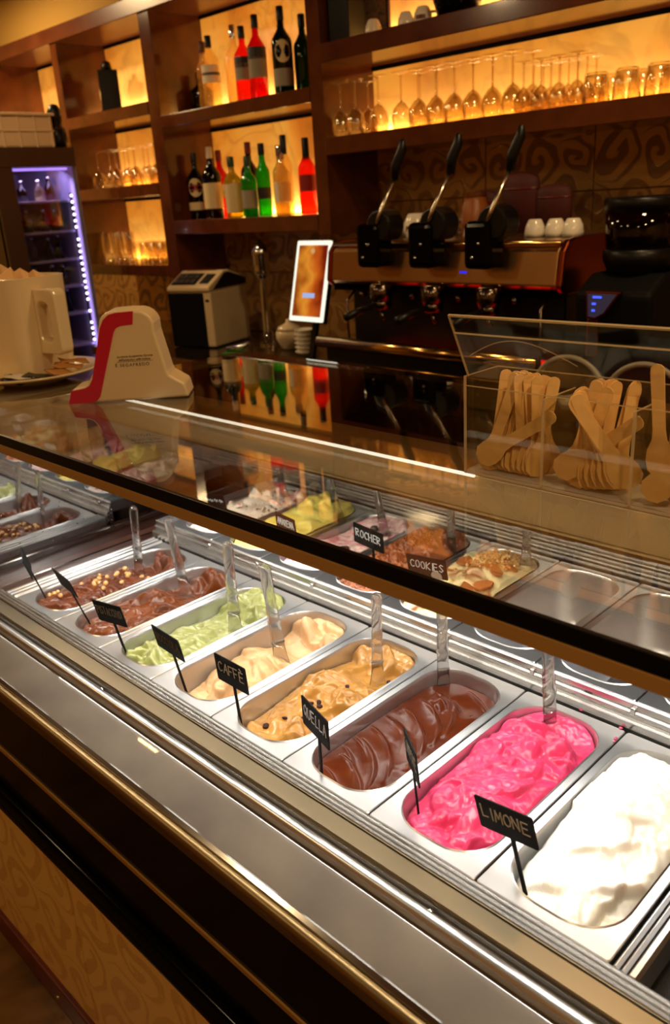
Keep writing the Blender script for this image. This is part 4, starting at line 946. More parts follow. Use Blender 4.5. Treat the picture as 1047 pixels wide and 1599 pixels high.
# upper shelf
bottle(-1.935, 2.11, zu, .185, .048, 'dark', 'brown', [], 'squat dark flask in the corner of the upper shelf', .55, .018, .1)
bottle(-1.815, 2.045, zu, .290, .030, 'clear', 'brown', [], 'slim clear bottle with brown cap, upper shelf')
bottle(-1.735, 2.02, zu, .300, .037, 'clear', 'black', [(.36, .60, 'white', 'wrap'), (.46, .50, 'black', 'wrap')], 'clear bottle with white label and black cap, upper shelf', .66)
bottle(-1.630, 2.08, zu, .330, .040, 'frost', 'silver', [], 'frosted pale bottle with silver cap')
bottle(-1.500, 2.02, zu, .300, .036, 'orange', 'black', [(.30, .52, 'grey', 'wrap'), (.46, .60, 'black', 'wrap')], 'bright orange bottle with black and grey label')
bottle(-1.385, 2.00, zu, .322, .036, 'red', 'black', [(.26, .50, 'grey', 'wrap'), (.48, .62, 'black', 'wrap')], 'bright red bottle with black and grey label')
bottle(-1.315, 2.08, zu, .280, .030, 'clear', 'brown', [(.3, .5, 'black', 'wrap')], 'clear bottle with small black label behind the red one')
bottle(-1.225, 2.00, zu, .325, .038, 'dgreen', 'black', [(.36, .62, 'cream', 'oval'), (.10, .30, 'grey', 'wrap')], 'dark green bottle with oval pale label')
bottle(-1.165, 2.06, zu, .292, .034, 'dgreen', 'black', [], 'plain dark green bottle behind the oval-labelled one')
bottle(-1.055, 2.09, zu, .200, .036, 'red', 'red', [], 'short red bottle beside the post on the upper shelf')
# dark carton with pale label in the left bay, upper cell
t = empty('dark_carton', (-2.66, 2.06, 1.2225), R(-30), 'dark carton with pale label in the left upper cell', 'carton')
MB().box((-.06, -.05, 0), (.06, .05, .21)).build('carton', M_black, t, bevel=.004)
MB().box((-.061, -.0512, .075), (.061, -.0500, .120)).build('label', LM['cream'], t)
MB().lathe([(0, .21), (.03, .21), (.022, .25), (0, .262)], n=16).build('lid', M_black, t, True)

# ------------------------------------------------------------------ glasses
def wine_proto(h=.19, r=.036):
    bowl = MB().lathe([(r * .86, 0), (r, h * .12), (r * 1.02, h * .22), (r * .86, h * .36), (r * .45, h * .46), (.004, h * .50), (.0025, h * .495), (r * .42, h * .44), (r * .82, h * .35), (r * .98, h * .22), (r * .96, h * .12), (r * .83, .001)], n=18).mesh('bowl', True)
    stem = MB().lathe([(.0055, h * .49), (.0036, h * .54), (.0034, h * .90), (.006, h * .955)], n=8).mesh('stem', True)
    foot = MB().lathe([(.006, h * .95), (r * .5, h * .975), (r * .95, h * .99), (r * .96, h), (0, h)], n=18).mesh('foot', True)
    for m in (bowl, stem, foot): m.materials.append(M_wine)
    return bowl, stem, foot
W1, W2 = wine_proto(), wine_proto(.150, .031)
def wine(x, y, z, W, label, group):
    t = empty('wine_glass', (x, y, z), 0, label, 'glass', group)
    for n_, me in zip(('bowl', 'stem', 'foot'), W):
        o = bpy.data.objects.new(n_, me); col.objects.link(o); o.parent = t
rnd = random.Random(3)
zr = .9625
for x, y, l in ((-.860, 1.95, 'upturned stemmed glass nearest the post on the long shelf'), (-.775, 1.94, 'upturned stemmed glass, second from the post on the long shelf'), (-.790, 2.03, 'upturned stemmed glass behind the second one on the long shelf'), (-.665, 1.95, 'upturned stemmed glass, third from the post on the long shelf')):
    wine(x, y, zr, W1, l, 'wine glasses at the left end of the long shelf')
for i in range(7):
    for j in range(2):
        wine(-.575 + .080 * i + .02 * j, 1.975 + .085 * j, zr, W1, f'upturned tall glass, {ORD[i]} from left, {ROW[j]} row, middle of the long shelf', 'wine glasses in the middle of the long shelf')
for i in range(4):
    for j in range(3):
        wine(-.045 + .064 * i - .01 * j, 1.96 + .075 * j, zr, W2, f'small upturned stemmed glass, {ORD[i]} from left, {ROW[j]} row, beside the tumblers', 'small wine glasses on the long shelf')
for i in range(7):
    wine(-2.79 + .094 * i, 2.00 + .02 * (i % 2), .8625, W1, f'upturned stemmed glass, {ORD[i]} from left in the front row of the left bay', 'wine glasses in the left bay'); wine(-2.75 + .094 * i, 2.09, .8625, W1, f'upturned stemmed glass, {ORD[i]} from left in the rear row of the left bay', 'wine glasses in the left bay')
def tumbler_mesh(h, r):
    m = MB().lathe([(r, 0), (r * .96, h * .5), (r * .84, h * .93), (r * .72, h), (0, h), (0, h - .008), (r * .70, h - .010), (r * .80, h * .9), (r * .92, h * .5), (r * .96, 0)], n=18).mesh('tumbler', True); m.materials.append(M_wine); return m
T1, T2, T3 = tumbler_mesh(.085, .042), tumbler_mesh(.165, .030), tumbler_mesh(.110, .036)
def tumb(x, y, z, me, label, group):
    o = bpy.data.objects.new('tumbler', me); col.objects.link(o); o.location = (x, y, z); tag(o, label, 'glass', group)
for i in range(4):
    for j in range(2): tumb(.215 + .098 * i, 1.955 + .095 * j, zr, T1, f'short upturned tumbler, {ORD[i]} from left, {ROW[j]} row, right end of the long shelf', 'tumblers on the long shelf')
for i in range(4): tumb(-2.82 + .072 * i, 2.0 + .02 * (i % 2), .4705, T2, f'tall upturned tumbler, {ORD[i]} from left in the lowest cell of the left bay', 'tall tumblers in the left bay')
for i in range(5):
    for j in range(2): tumb(-2.52 + .08 * i, 2.01 + .085 * j, .4705, T3, f'medium upturned tumbler, {ORD[i]} from left, {ROW[j]} row, lowest cell of the left bay', 'medium tumblers in the left bay')

# things on the upper right shelf
zt = 1.2865
t = empty('framed_picture', (-.80, 2.10, zt), 0, 'small framed picture leaning at the left of the top right shelf', 'picture')
MB().box((-.075, -.006, 0), (.075, .006, .24)).build('frame', M_wood, t, bevel=.002)
def print_mat():
    t_ = NT('picture_print'); co = t_.n('ShaderNodeTexCoord').outputs['Object']; nz = t_.n('ShaderNodeTexNoise', {'Vector': co, 'Scale': 22.0, 'Detail': 3.0, 'Distortion': 2.0}).outputs[0]
    p = t_.n('ShaderNodeBsdfPrincipled', {'Base Color': t_.ramp(nz, [(.3, lin((60, 40, 36))), (.45, lin((120, 110, 96))), (.6, lin((170, 120, 70))), (.75, lin((60, 40, 40)))]), 'Roughness': .5}); return t_.fin(p.outputs[0])
MB().box((-.062, -.0072, .014), (.062, -.005, .226)).build('print', print_mat(), t)
MB().box((-.06, -.05, 0), (.05, .05, .29)).build('dark_box', M_black, None, bevel=.004).location = (-.868 + .03, 1.99, zt)
tag(bpy.data.objects['dark_box'], 'tall black box at the left end of the top right shelf', 'box')
def cup_proto(r=.034, h=.055):
    body = MB().lathe([(r, 0), (r * 1.0, h * .25), (r * .9, h * .6), (r * .66, h * .92), (r * .55, h), (0, h), (0, h - .005), (r * .5, h - .006), (r * .84, h * .58), (r * .94, h * .25), (r * .94, 0)], n=20).mesh('body', True)
    hd = MB().tube([(r * .9, 0, h * .22), (r * 1.35, 0, h * .22), (r * 1.55, 0, h * .42), (r * 1.4, 0, h * .62), (r * .86, 0, h * .66)], .0042, 8).mesh('handle', True)
    lg = MB(); v = []; n = 8
    for i in range(n + 1):
        q = R(-90 - 32 + 64 * i / n); v += [(r * 1.012 * math.cos(q), r * 1.012 * math.sin(q), h * .24), (r * .972 * math.cos(q), r * .972 * math.sin(q), h * .48)]
    lg = lg.add(v, [(2 * i, 2 * i + 2, 2 * i + 3, 2 * i + 1) for i in range(n)]).mesh('logo_mark', True)
    body.materials.append(M_cup); hd.materials.append(M_cup); lg.materials.append(pbr('cup_mark', (110, 50, 30), .5))
    return body, hd, lg
CUPP = cup_proto()
def coffee_cup(x, y, z, rz, label, group, s=1.):
    t = empty('coffee_cup', (x, y, z), rz, label, 'cup', group); t.scale = (s, s, s)
    for n_, me in zip(('body', 'handle', 'logo_mark'), CUPP):
        o = bpy.data.objects.new(n_, me); col.objects.link(o); o.parent = t
coffee_cup(-.685, 1.96, zt, 2.2, 'white cup beside the framed picture on the top right shelf', None, .9)
coffee_cup(-.53, 1.96, zt, 2.6, 'pale cup left of the round black bottle', None, .85); coffee_cup(-.47, 1.98, zt, .4, 'pale cup touching the round black bottle', None, 1.)
t = empty('round_bottle', (-.335, 2.00, zt), -.7, 'bulbous black bottle on the top right shelf', 'bottle')
MB().lathe([(0, .002), (.055, .0), (.068, .012), (.082, .05), (.080, .09), (.055, .14), (.022, .17), (.018, .24), (0, .24)], n=28).build('glass_body', M_blackgloss, t, True)
MB().lathe([(0, 0), (.018, 0), (.018, -.002)], n=20, M=Matrix.Translation((0, -.0815, .066)) @ Matrix.Rotation(R(90), 4, 'X')).build('label', LM['redl'], t)
MB().lathe([(0, .235), (.021, .235), (.021, .27), (0, .27)], n=14).build('cap', M_black, t, True)

# ------------------------------------------------------------------ back counter
CY0, CZT = 1.53, .11
bc = empty('back_counter', (-.8, 1.87, FZ), 0, 'dark stone back counter below the bar shelving', 'counter')
MB().box((-1.5, -.34, 1.035), (2.6, .355, 1.08)).build('counter_top', pbr('dark_stone_top', (34, 22, 14), .12, coat=.4, var=(20, (50, 34, 20), .4, .7)), bc, bevel=.004)
MB().box((-1.5, -.352, 1.035), (2.6, -.338, 1.079)).build('edge_strip', pbr('brown_edge', (96, 62, 30), .25), bc, bevel=.002)
for i in range(6):
    MB().box((-1.48 + .68 * i, -.30, .08), (-.81 + .68 * i, .34, 1.03)).build('cabinet', pbr('black_brown_cabinet', (9, 6, 4), .5, spec=.2), bc, bevel=.004)

# espresso machine
MX0, MX1, MY, MT = -.60, .315, 1.62, .592
em = empty('espresso_machine', ((MX0 + MX1) / 2, 1.82, CZT), 0, 'three-lever chrome and black espresso machine on the back counter', 'espresso machine')
def epart(mb, name, mat, **k):
    o = mb.build(name, mat, None, **k); o.parent = em; o.matrix_parent_inverse = Matrix.Translation(-em.location); return o
M_mpanel = pbr('machine_mirror_panel', (206, 166, 112), .26, 1.0)
M_dkchrome = pbr('dark_chrome', (104, 92, 80), .18, 1.0)
M_copper = pbr('copper_trim', (150, 70, 36), .25, 1.0)
epart(MB().box((MX0 + .03, 1.66, CZT + .06), (MX1 - .01, 2.02, .47)), 'body', M_black, bevel=.01)
epart(MB().prism([(1.60, .452), (1.585, .465), (1.600, .560), (1.625, .586), (1.66, .592), (2.03, .592), (2.03, .44), (1.62, .44)], MX0, MX1), 'hood', M_mpanel, bevel=.004)
epart(MB().prism([(1.597, .446), (1.580, .462), (1.597, .562), (1.622, .591), (1.66, .597), (2.04, .597), (2.04, .436), (1.62, .436)], MX1, MX1 + .022), 'end_trim', M_copper, bevel=.006)
epart(MB().prism([(1.597, .446), (1.580, .462), (1.597, .562), (1.622, .591), (1.66, .597), (2.04, .597), (2.04, .436), (1.62, .436)], MX0 - .022, MX0), 'end_trim', M_copper, bevel=.006)
epart(MB().tube([(MX0, 1.612, .583), (MX1, 1.612, .583)], .008, 10), 'top_rail', pbr('brass_rail', (214, 176, 110), .15, 1.0), smooth=True)
epart(MB().box((MX0 - .005, 1.60, .428), (MX1 + .005, 1.66, .440)), 'lower_edge', M_blackgloss, bevel=.003)
epart(MB().box((MX0 - .02, 1.555, .175), (MX1 - .02, 1.99, .225)), 'drip_tray', M_black, bevel=.006)
epart(MB().tube([(MX0 - .05, 1.55, .245), (MX1 - .03, 1.55, .245)], .021, 14), 'front_tube', pbr('brass_tube', (200, 160, 96), .14, 1.0), smooth=True)
epart(MB().tube([(MX0 + .02, 1.56, .172), (MX1 - .06, 1.56, .172)], .005, 8), 'lower_tube', pbr('brass_thin_tube', (170, 126, 66), .2, 1.0), smooth=True)
epart(MB().box((MX0 + .16, 1.575, .2255), (MX1 - .06, 1.72, .232)), 'red_light_strip', emis('machine_red_light', (220, 20, 12), 1.2))
for x in (MX0 + .05, MX1 - .05):
    for y in (1.62, 1.95): epart(MB().lathe([(.028, 0), (.022, .02), (.018, .07)], (x, y, CZT), 14), 'foot', M_chrome, smooth=True)
for i, (gx, lt, lm, lb) in enumerate(((-.36, (-.243, .903), (-.272, .795), (-.315, .655)), (-.135, (-.024, .902), (-.049, .80), (-.098, .655)), (.085, (.194, .904), (.166, .796), (.120, .650)))):
    y = 1.575
    g = MB().box((gx - .048, y - .06, .515), (gx + .048, y + .03, .655)); epart(g, 'group_housing', M_blackgloss, bevel=.018, seg=3)
    epart(MB().prism([(x_, z_) for x_, z_ in arc(gx + .045, .645, .052, -60, 240, 12)], y - .045, y + .03, 'y'), 'group_cam', M_black, bevel=.006)
    epart(MB().lathe([(.036, .40), (.040, .42), (.040, .452), (.030, .458)], (gx, y + .01, 0), 18), 'group_head', M_dkchrome, smooth=True)
    epart(MB().lathe([(.028, .372), (.034, .378), (.034, .402), (.028, .405)], (gx, y + .01, 0), 18), 'portafilter', M_dkchrome, smooth=True)
    epart(MB().tube([(gx, y - .02, .39), (gx, y - .10, .380), (gx, y - .17, .368)], [.009, .012, .014], 10), 'portafilter_handle', M_black, smooth=True)
    epart(MB().tube([(gx, y + .01, .372), (gx, y + .01, .350), (gx + .012, y + .01, .338)], .007, 8), 'spout', M_dkchrome, smooth=True)
    rod = MB().tube([(lb[0], y - .05, lb[1]), (lb[0] + .012, y - .045, lb[1] + .03), (lm[0], y, lm[1])], [.006, .0078, .0062], 10); ro = epart(rod, 'lever', pbr('lever_steel', (210, 200, 184), .2, 1.0), smooth=True)
    hd = MB().tube([(lm[0] - .002, y, lm[1] - .01), (lm[0] + .004, y, lm[1] + .03), (lt[0] - .004, y + .01, lt[1] - .03), (lt[0], y + .01, lt[1] - .004), (lt[0], y + .01, lt[1])], [.013, .0165, .0150, .011, .004], 12).build('lever_handle', M_black, None, True)
    hd.parent = ro
    for q, c in ((-.02, M_chrome), (.02, M_chrome)):
        epart(MB().lathe([(0, .004), (.004, .003), (.005, 0), (.005, -.003)], n=10, M=Matrix.Translation((gx + q * .6, y - .061, .57 + q)) @ Matrix.Rotation(R(90), 4, 'X')), 'bolt', c, smooth=True)
epart(MB().box((-.03, 1.594, .492), (.0, 1.5995, .503), Matrix.Translation((0, -.004, 0))), 'blue_light', emis('machine_blue_light', (40, 40, 230), 1.4), bevel=.002)
for x in (MX0 + .10, MX1 - .03):
    epart(MB().tube([(x, 1.60, .43), (x, 1.56, .40), (x + .01, 1.545, .33), (x + .02, 1.54, .27)], .0045, 8), 'steam_wand', M_dkchrome, smooth=True)
for i, x in enumerate((-.45, -.22, -.03, .18)):
    epart(MB().lathe([(.010, 0), (.010, .02), (.006, .026), (0, .026)], n=12, M=Matrix.Translation((x, 1.60, .42)) @ Matrix.Rotation(R(90), 4, 'X')), 'knob', M_dkchrome, smooth=True)
# cups and towels on the machine
zc = .5925
for x, y, rz in ((-.520, 1.76, 2.6), (-.425, 1.86, .4), (-.315, 1.88, .5)):
    coffee_cup(x, y, zc, rz, 'big white cup upside down behind the left lever', 'big cups on the espresso machine', 1.45)
coffee_cup(-.315, 1.72, zc, 2.9, 'small white cup between the left and middle levers', None, .85)
coffee_cup(-.075, 1.72, zc, 2.2, 'small white cup between the middle and right levers', None, .85)
for x, y, l in ((.150, 1.735, 'white cup nearest the right lever of the espresso machine'), (.218, 1.74, 'middle white cup at the right end of the espresso machine'), (.283, 1.73, 'white cup at the right corner of the espresso machine')):
    coffee_cup(x, y, zc, 2.6, l, 'small cups at the right end of the machine', .95)
t = empty('red_can', (-.285, 1.79, zc), 0, 'small red and white can among the cups', 'can'); MB().lathe([(0, 0), (.03, 0), (.031, .004), (.031, .06), (.029, .064), (0, .064)], n=20).build('body', M_red, t, True); MB().lathe([(0, .064), (.031, .064), (.031, .075), (0, .075)], n=20).build('lid', M_cup, t, auto=40)
M_maroon = pbr('maroon_cloth', (74, 22, 18), .7)
for x, y, w_, h_, l in ((-.235, 2.00, .062, .145, 'left maroon rounded canister behind the levers'), (-.075, 2.00, .072, .195, 'tall middle maroon rounded canister behind the levers'), (.055, 2.00, .066, .150, 'right maroon rounded canister behind the levers')):
    t = empty('canister', (x, y, zc), 0, l, 'canister')
    MB().lathe([(0, 0), (w_, 0), (w_, h_ * .8), (w_ * .92, h_ * .9), (w_ * .6, h_ * .97), (0, h_)], n=28, sy=.45).build('body', M_maroon, t, True)
    MB().lathe([(w_ * 1.01, h_ * .70), (w_ * 1.02, h_ * .72), (w_ * 1.01, h_ * .74)], n=28, sy=.46).build('seam', M_plinth, t, True)
t = empty('amber_jar', (-.165, 1.86, zc), 0, 'amber jar standing behind the middle lever', 'jar')
MB().lathe([(0, 0), (.045, 0), (.046, .01), (.046, .095), (.038, .11), (.038, .125), (0, .125)], n=22).build('body', pbr('amber_jar', (150, 84, 34), .3), t, auto=40); MB().lathe([(0, .125), (.041, .125), (.041, .14), (0, .14)], n=22).build('lid', M_wood, t, auto=40)

# menu screen leaning beside the machine
ms = empty('menu_screen', (-.77, 1.60, .305), 0, 'glowing orange menu screen with white frame beside the espresso machine', 'screen')
ms.matrix_world = Matrix.Translation((-.77, 1.60, .305)) @ Matrix.Rotation(R(-15), 4, 'X')
MB().box((-.096, .004, -.004), (.096, .026, .304)).build('back', M_black, ms, bevel=.006)
MB().prism(rrect(.092, .150, .006, 3, 0, .150), -.002, .006, 'y').build('light_frame', emis('screen_frame_white', (255, 250, 226), 1.15), ms)
def screen_mat():
    t_ = NT('screen_picture'); co = t_.n('ShaderNodeTexCoord').outputs['Object']; s_ = t_.n('ShaderNodeSeparateXYZ', {0: co})
    nz = t_.n('ShaderNodeTexNoise', {'Vector': co, 'Scale': 9.0, 'Detail': 2.0}).outputs[0]
    f = t_.math('ADD', t_.math('MULTIPLY', s_.outputs[0], 4.0), t_.math('MULTIPLY_ADD', nz, .9, -.0))
    e = t_.n('ShaderNodeEmission', {0: t_.ramp(f, [(.12, lin((150, 62, 12))), (.38, lin((238, 150, 46))), (.55, lin((206, 92, 24))), (.8, lin((126, 30, 8)))]), 1: .85}); return t_.fin(e.outputs[0])
MB().box((-.078, -.0032, .018), (.078, -.0018, .283)).build('picture', screen_mat(), ms)
MB().box((-.030, -.0042, .088), (.036, -.003, .106)).build('caption_bar', emis('screen_caption', (170, 190, 236), .9), ms)
MB().lathe([(0, 0), (.011, 0), (.011, -.001)], n=20, M=Matrix.Translation((.0, -.0032, .262)) @ Matrix.Rotation(R(90), 4, 'X')).build('emblem', emis('screen_emblem', (240, 214, 150), .7), ms)
MB().box((-.02, .026, .02), (.02, .06, .06)).build('bracket', M_black, ms)
MB().box((-.012, .05, -.20), (.012, .065, .05)).build('stand', M_black, ms)

# coffee grinder at the right
gr = empty('coffee_grinder', (.50, 1.68, CZT), 0, 'black coffee grinder with bean hopper right of the espresso machine', 'coffee grinder')
def gpart(mb, name, mat, **k):
    o = mb.build(name, mat, None, **k); o.parent = gr; o.matrix_parent_inverse = Matrix.Translation(-gr.location); return o
gpart(MB().prism([(1.60, CZT), (1.60, .30), (1.56, .34), (1.55, .455), (1.64, .50), (1.80, .50), (1.82, CZT)], .395, .62), 'body', M_blackmatte, bevel=.015, seg=3)
gpart(MB().lathe([(.085, .50), (.100, .535), (.100, .560), (.090, .565)], (.51, 1.70, 0), 28), 'collar', M_black, smooth=True)
gpart(MB().lathe([(.094, .560), (.096, .60), (.099, .668), (.092, .668)], (.51, 1.70, 0), 28), 'hopper', tinted('smoky_hopper', (120, 60, 30), .6), smooth=True)
gpart(MB().lathe([(.0, .635), (.055, .622), (.090, .600), (.090, .565), (0, .565)], (.51, 1.70, 0), 24), 'beans', pbr('bean_fill', (26, 12, 8), .5, bump=(90, .8, .004)), smooth=True)
gpart(MB().lathe([(.102, .662), (.103, .690), (.098, .697), (0, .699)], (.51, 1.70, 0), 28), 'hopper_lid', M_black, smooth=True)
gpart(MB().prism([(.440, .462), (.545, .462), (.500, .400), (.470, .385), (.445, .388)], 1.535, 1.552, 'y'), 'display_frame', M_copper, bevel=.003)
gpart(MB().prism([(.447, .456), (.532, .456), (.495, .405), (.471, .392), (.451, .394)], 1.5335, 1.536, 'y'), 'display', pbr('display_grey', (70, 72, 84), .2, emit=(60, 60, 120), estr=.12))
for x, z, w_ in ((.463, .444, .026), (.461, .426, .012), (.461, .408, .010)):
    gpart(MB().box((x, 1.5325, z), (x + w_, 1.534, z + .006)), 'blue_digit', emis('display_blue', (70, 90, 255), 1.6))
gpart(MB().box((.440, 1.545, .28), (.475, 1.575, .39)), 'chute', M_copper, bevel=.006)
# two dark arched stands with grey rims in front of the grinder, and a red bowl
for i, (x, l) in enumerate(((.40, 'left dark arched rack with grey rim behind the spoon box'), (.63, 'right dark arched rack with grey rim behind the spoon box'))):
    t = empty('arched_rack', (x, 1.535, CZT), 0, l, 'rack', 'arched racks on the back counter')
    a_ = arc(0, .02, .115, 0, 180, 18)
    MB().prism([(-.115, 0), (.115, 0)] + [(p[0], p[1] + .03) for p in a_], .0, .010, 'y').build('panel', M_blackmatte, t, bevel=.002)
    MB().tube([(p[0], -.003, p[1] + .03) for p in arc(0, .02, .117, 0, 180, 22)], .008, 8).build('rim', pbr('grey_rim', (150, 140, 126), .3), t, True)
t = empty('red_bowl', (.70, 1.54, CZT), 0, 'small dark red bowl at the right edge of the back counter', 'bowl')
MB().lathe([(0, .0), (.025, .0), (.045, .02), (.055, .05), (.052, .05), (.040, .022), (0, .012)], n=24).build('bowl', pbr('dark_red_glaze', (110, 16, 24), .2), t, True)
MB().lathe([(.052, .05), (.056, .052), (.055, .056), (.050, .054)], n=24).build('rim', pbr('red_rim', (140, 30, 36), .2), t, True)

# banknote machine (white and black) left
dv = empty('coin_machine', (-1.70, 1.74, CZT), R(16), 'ivory and black counter machine with sloping key panel', 'machine')
MB().box((-.13, 0, .004), (.115, .30, .262)).build('body', M_whiteplastic, dv, bevel=.010, seg=3)
MB().box((-.134, -.006, .004), (.075, .29, .255)).build('front_panel', M_blackmatte, dv, bevel=.006)
con = MB().prism([(-.010, .262), (.30, .262), (.30, .300), (.16, .345), (.12, .345), (-.010, .282)], -.13, .118).build('console', M_whiteplastic, dv, bevel=.006, seg=2)
sl = Matrix.Translation((0, -.010, .282)) @ Matrix.Rotation(math.atan2(.063, .13), 4, 'X')
MB().box((-.115, .02, .0005), (.025, .115, .003), sl).build('key_panel', M_black, con)
for i in range(4):
    for j in range(2): MB().box((-.108 + .032 * i, .030 + .04 * j, .003), (-.082 + .032 * i, .060 + .04 * j, .006), sl).build('key', pbr('grey_key', (70, 64, 58), .4), con)
MB().box((.045, .03, .0005), (.095, .11, .003), sl).build('display', M_black, con)
MB().prism([(.02, .268), (.29, .268), (.29, .296), (.155, .335), (.12, .335)], .1181, .1205).build('side_inset', M_black, con)
MB().box((.085, -.0025, .215), (.105, .0, .225)).build('badge', M_black, dv)
MB().box((-.10, .12, .345), (.06, .16, .352)).build('top_slot', M_wood, con)

# chrome pepper-pot shaped pot, sugar bowl, stacked cups, small chrome tap on the counter
t = empty('chrome_shaker', (-1.43, 1.96, CZT), 0, 'tall chrome shaker on a stand behind the ivory machine', 'shaker')
MB().lathe([(.04, 0), (.04, .01), (.018, .02), (.016, .30), (.034, .32), (.034, .325), (0, .325)], n=20).build('stand', M_chrome, t, auto=40)
MB().lathe([(.036, .325), (.040, .34), (.034, .40), (.040, .41), (.040, .425), (.026, .45), (.018, .462), (.010, .466), (.010, .474), (0, .478)], n=22).build('shaker', M_chrome, t, True)
t = empty('sugar_bowl', (-1.24, 1.93, CZT), 0, 'ivory lidded sugar bowl left of the menu screen', 'bowl')
MB().lathe([(0, 0), (.035, 0), (.04, .01), (.062, .05), (.062, .075), (.055, .085), (0, .085)], n=24).build('bowl', M_white, t, True)
MB().lathe([(.058, .085), (.05, .10), (.02, .115), (.012, .12), (.014, .132), (0, .136)], n=24).build('lid', M_white, t, True)
MB().tube([(.055, 0, .07), (.085, 0, .07), (.088, 0, .05), (.055, 0, .035)], .006, 8).build('handle', M_white, t, True)
for i in range(6):
    o = MB().lathe([(0, .0), (.030, .0), (.034, .004), (.047, .014), (.048, .018), (.044, .018), (.030, .008), (0, .006)], n=24).build('saucer', M_cup, None, True); o.location = (-1.06, 1.86, CZT + .0185 * i)
    tag(o, f'white saucer, {ORD[5 - i]} from the top of the stack below the menu screen', 'saucer', 'stacked saucers below the screen')
t = empty('green_tray', (-1.38, 1.72, CZT), R(20), 'small green tray holding a chrome piece on the counter', 'tray')
MB().box((-.05, -.03, 0), (.05, .03, .010)).build('tray', pbr('green_plastic', (40, 130, 40), .4), t, bevel=.003)
MB().tube([(-.04, 0, .022), (.03, .0, .03), (.07, .01, .05)], [.012, .014, .010], 10).build('chrome_piece', M_chrome, t, True)
t = empty('router_box', (-1.93, 1.95, CZT), R(10), 'small black box with blue light left of the ivory machine', 'box')
MB().box((-.04, -.03, .10), (.05, .03, .20)).build('case', M_black, t, bevel=.005); MB().box((-.03, -.02, 0), (.04, .02, .10)).build('foot', M_whiteplastic, t, bevel=.01)
MB().box((.01, -.0315, .13), (.02, -.030, .165)).build('blue_light', emis('router_blue', (60, 60, 230), 1.5), t)
t = empty('glass_vial', (-1.16, 1.74, CZT), 0, 'slim clear glass catching purple light on the counter', 'glass'); MB().lathe([(.016, 0), (.018, .005), (.020, .11), (.018, .11), (.015, .008), (0, .008)], n=16).build('body', M_wine, t, True)

# ------------------------------------------------------------------ refrigerator with purple light and LED string, crate on top
FX0, FX1, FY0, FY1, FT = -2.98, -2.36, 1.20, 1.625, 1.045
fg = empty('drinks_fridge', ((FX0 + FX1) / 2, 1.41, FZ), 0, 'tall dark drinks fridge with purple-lit glass door at the left', 'fridge')
def fpart(mb, name, mat, **k):
    o = mb.build(name, mat, None, **k); o.parent = fg; o.matrix_parent_inverse = Matrix.Translation(-fg.location); return o
M_frb = pbr('fridge_brown', (66, 42, 24), .35); M_frin = pbr('fridge_inside', (150, 144, 170), .4)
fpart(MB().box((FX0, FY0, FZ), (FX1, FY0 + .03, FT)), 'side_panel', M_frb, bevel=.004)
fpart(MB().box((FX0, FY1 - .02, FZ), (FX1, FY1, FT)), 'side_panel', M_frin, bevel=.004)
fpart(MB().box((FX0, FY0, FZ), (FX0 + .02, FY1, FT)), 'back_panel', M_frin)
fpart(MB().box((FX0, FY0, FT - .085), (FX1 + .012, FY1, FT)), 'header', M_frb, bevel=.004)
fpart(MB().box((FX1 - .03, FY0, -.35), (FX1 + .012, FY0 + .095, FT - .085)), 'door_stile', M_frb, bevel=.004)
fpart(MB().box((FX0, FY0, FZ), (FX1, FY1, -.35)), 'base', M_frb, bevel=.004)
for z in (.802, .66, .525, .395, .26, .10, -.08): fpart(MB().box((FX0 + .02, FY0 + .03, z), (FX1 - .05, FY1 - .02, z + .010)), 'shelf', pbr('fridge_shelf', (196, 190, 220), .3), bevel=.002)
fpart(MB().box((FX1 - .006, FY0 + .095, -.35), (FX1, FY1 - .01, FT - .085)), 'glass_door', M_glass)
fpart(MB().box((FX1 - .05, FY0 + .10, FT - .098), (FX1 - .035, FY1 - .03, FT - .088)), 'purple_lamp', emis('purple_lamp', (150, 120, 255), 3.0))
area('fridge_light', (FX1 - .09, 1.43, FT - .10), (0, R(20), 0), .06, .30, 1.6, (.48, .38, 1.0))
area('fridge_light', (FX1 - .03, FY1 - .035, .45), (R(90), 0, R(20)), .02, .9, .8, (.48, .38, 1.0))
rnd = random.Random(8)
SHN = [.812, .67, .535, .405, .27]
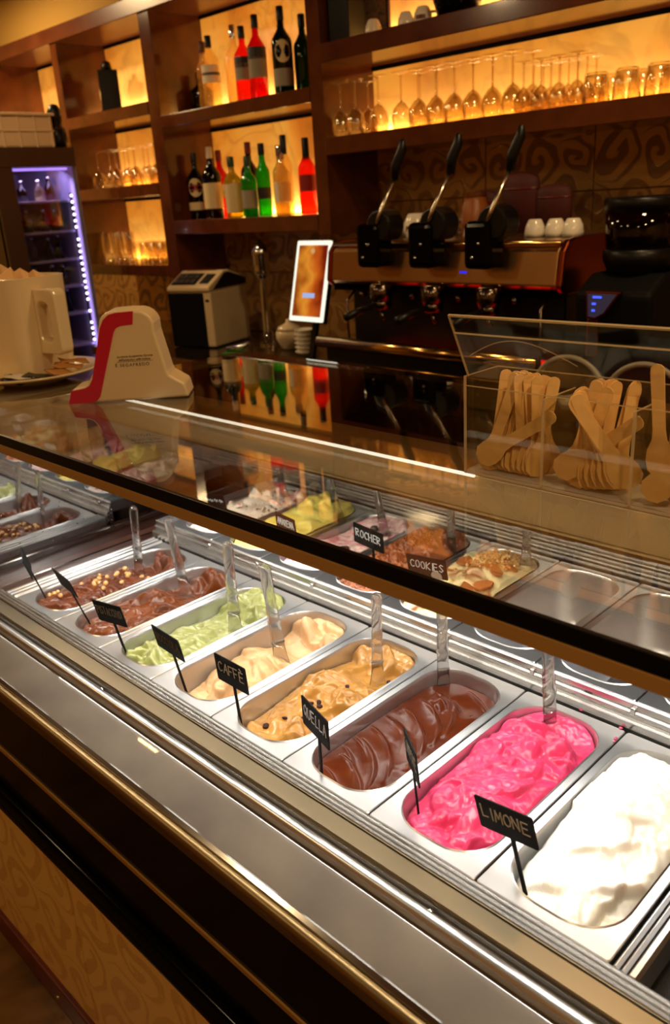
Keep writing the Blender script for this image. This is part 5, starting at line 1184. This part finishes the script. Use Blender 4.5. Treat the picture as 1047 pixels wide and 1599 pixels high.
for z in SHN:
    for i in range(4):
        y = FY0 + .13 + i * .073
        t = empty('fridge_bottle', (FX1 - .13 - .03 * (i % 2), y, z), 0, f'drink bottle in the purple-lit fridge, {ORD[i]} from left on the {ORD[SHN.index(z)]} shelf from the top', 'bottle', 'bottles inside the fridge')
        hh = rnd.uniform(.085, .105)
        MB().lathe([(0, 0), (.024, 0), (.024, hh * .6), (.010, hh * .82), (.010, hh), (0, hh)], n=14).build('glass_body', BM[rnd.choice(['dark', 'clear', 'clear', 'dred', 'dgreen'])], t, True)
        MB().lathe([(0, hh), (.0115, hh), (.0115, hh + .010), (0, hh + .010)], n=12).build('cap', M_chrome, t, True)
ls = empty('led_string', (FX1 + .004, FY1 - .055, .12), 0, 'string of white dot lights down the right edge of the fridge', 'light string')
MB().box((-.002, -.006, 0), (.003, .006, .72)).build('tape', M_black, ls)
dot = MB().lathe([(0, -.006), (.0045, -.004), (.006, 0), (.0045, .004), (0, .006)], n=10).mesh('led_dot', True); dot.materials.append(emis('led_dot_white', (255, 244, 255), 4.5))
for i in range(25):
    if i in (4, 6, 18): continue
    o = bpy.data.objects.new('led_dot', dot); col.objects.link(o); o.parent = ls; o.location = (.006, 0, .012 + i * .029)
cr = empty('plastic_crate', (-2.48, 1.385, FT), 0, 'cream plastic crate lying on top of the fridge', 'crate')
M_crate = pbr('cream_crate', (226, 200, 160), .5)
MB().box((-.30, -.155, .0), (.12, .155, .135)).build('bin', M_crate, cr, bevel=.01)
MB().box((-.31, -.165, .135), (.13, .165, .148)).build('lid', M_crate, cr, bevel=.004)
for y in (-.10, -.02, .06, .14): MB().box((.117, y - .003, .0), (.126, y + .003, .135)).build('rib', M_crate, cr, bevel=.002)
for x in (-.25, -.1, .05): MB().box((x - .003, -.162, .0), (x + .003, -.153, .135)).build('rib', M_crate, cr, bevel=.002)
MB().box((.117, -.155, .068), (.126, .155, .075)).build('rib', M_crate, cr, bevel=.002)
t = empty('dark_jar', (-2.42, 1.588, FT), 0, 'dark rounded jar beside the crate on the fridge', 'jar')
MB().lathe([(0, 0), (.035, 0), (.045, .03), (.040, .08), (.022, .10), (.03, .12), (.034, .16), (.02, .19), (0, .195)], n=20).build('body', M_black, t, True)
MB().lathe([(.036, .082), (.040, .084), (.036, .088)], n=20).build('collar', M_plinth, t, True)
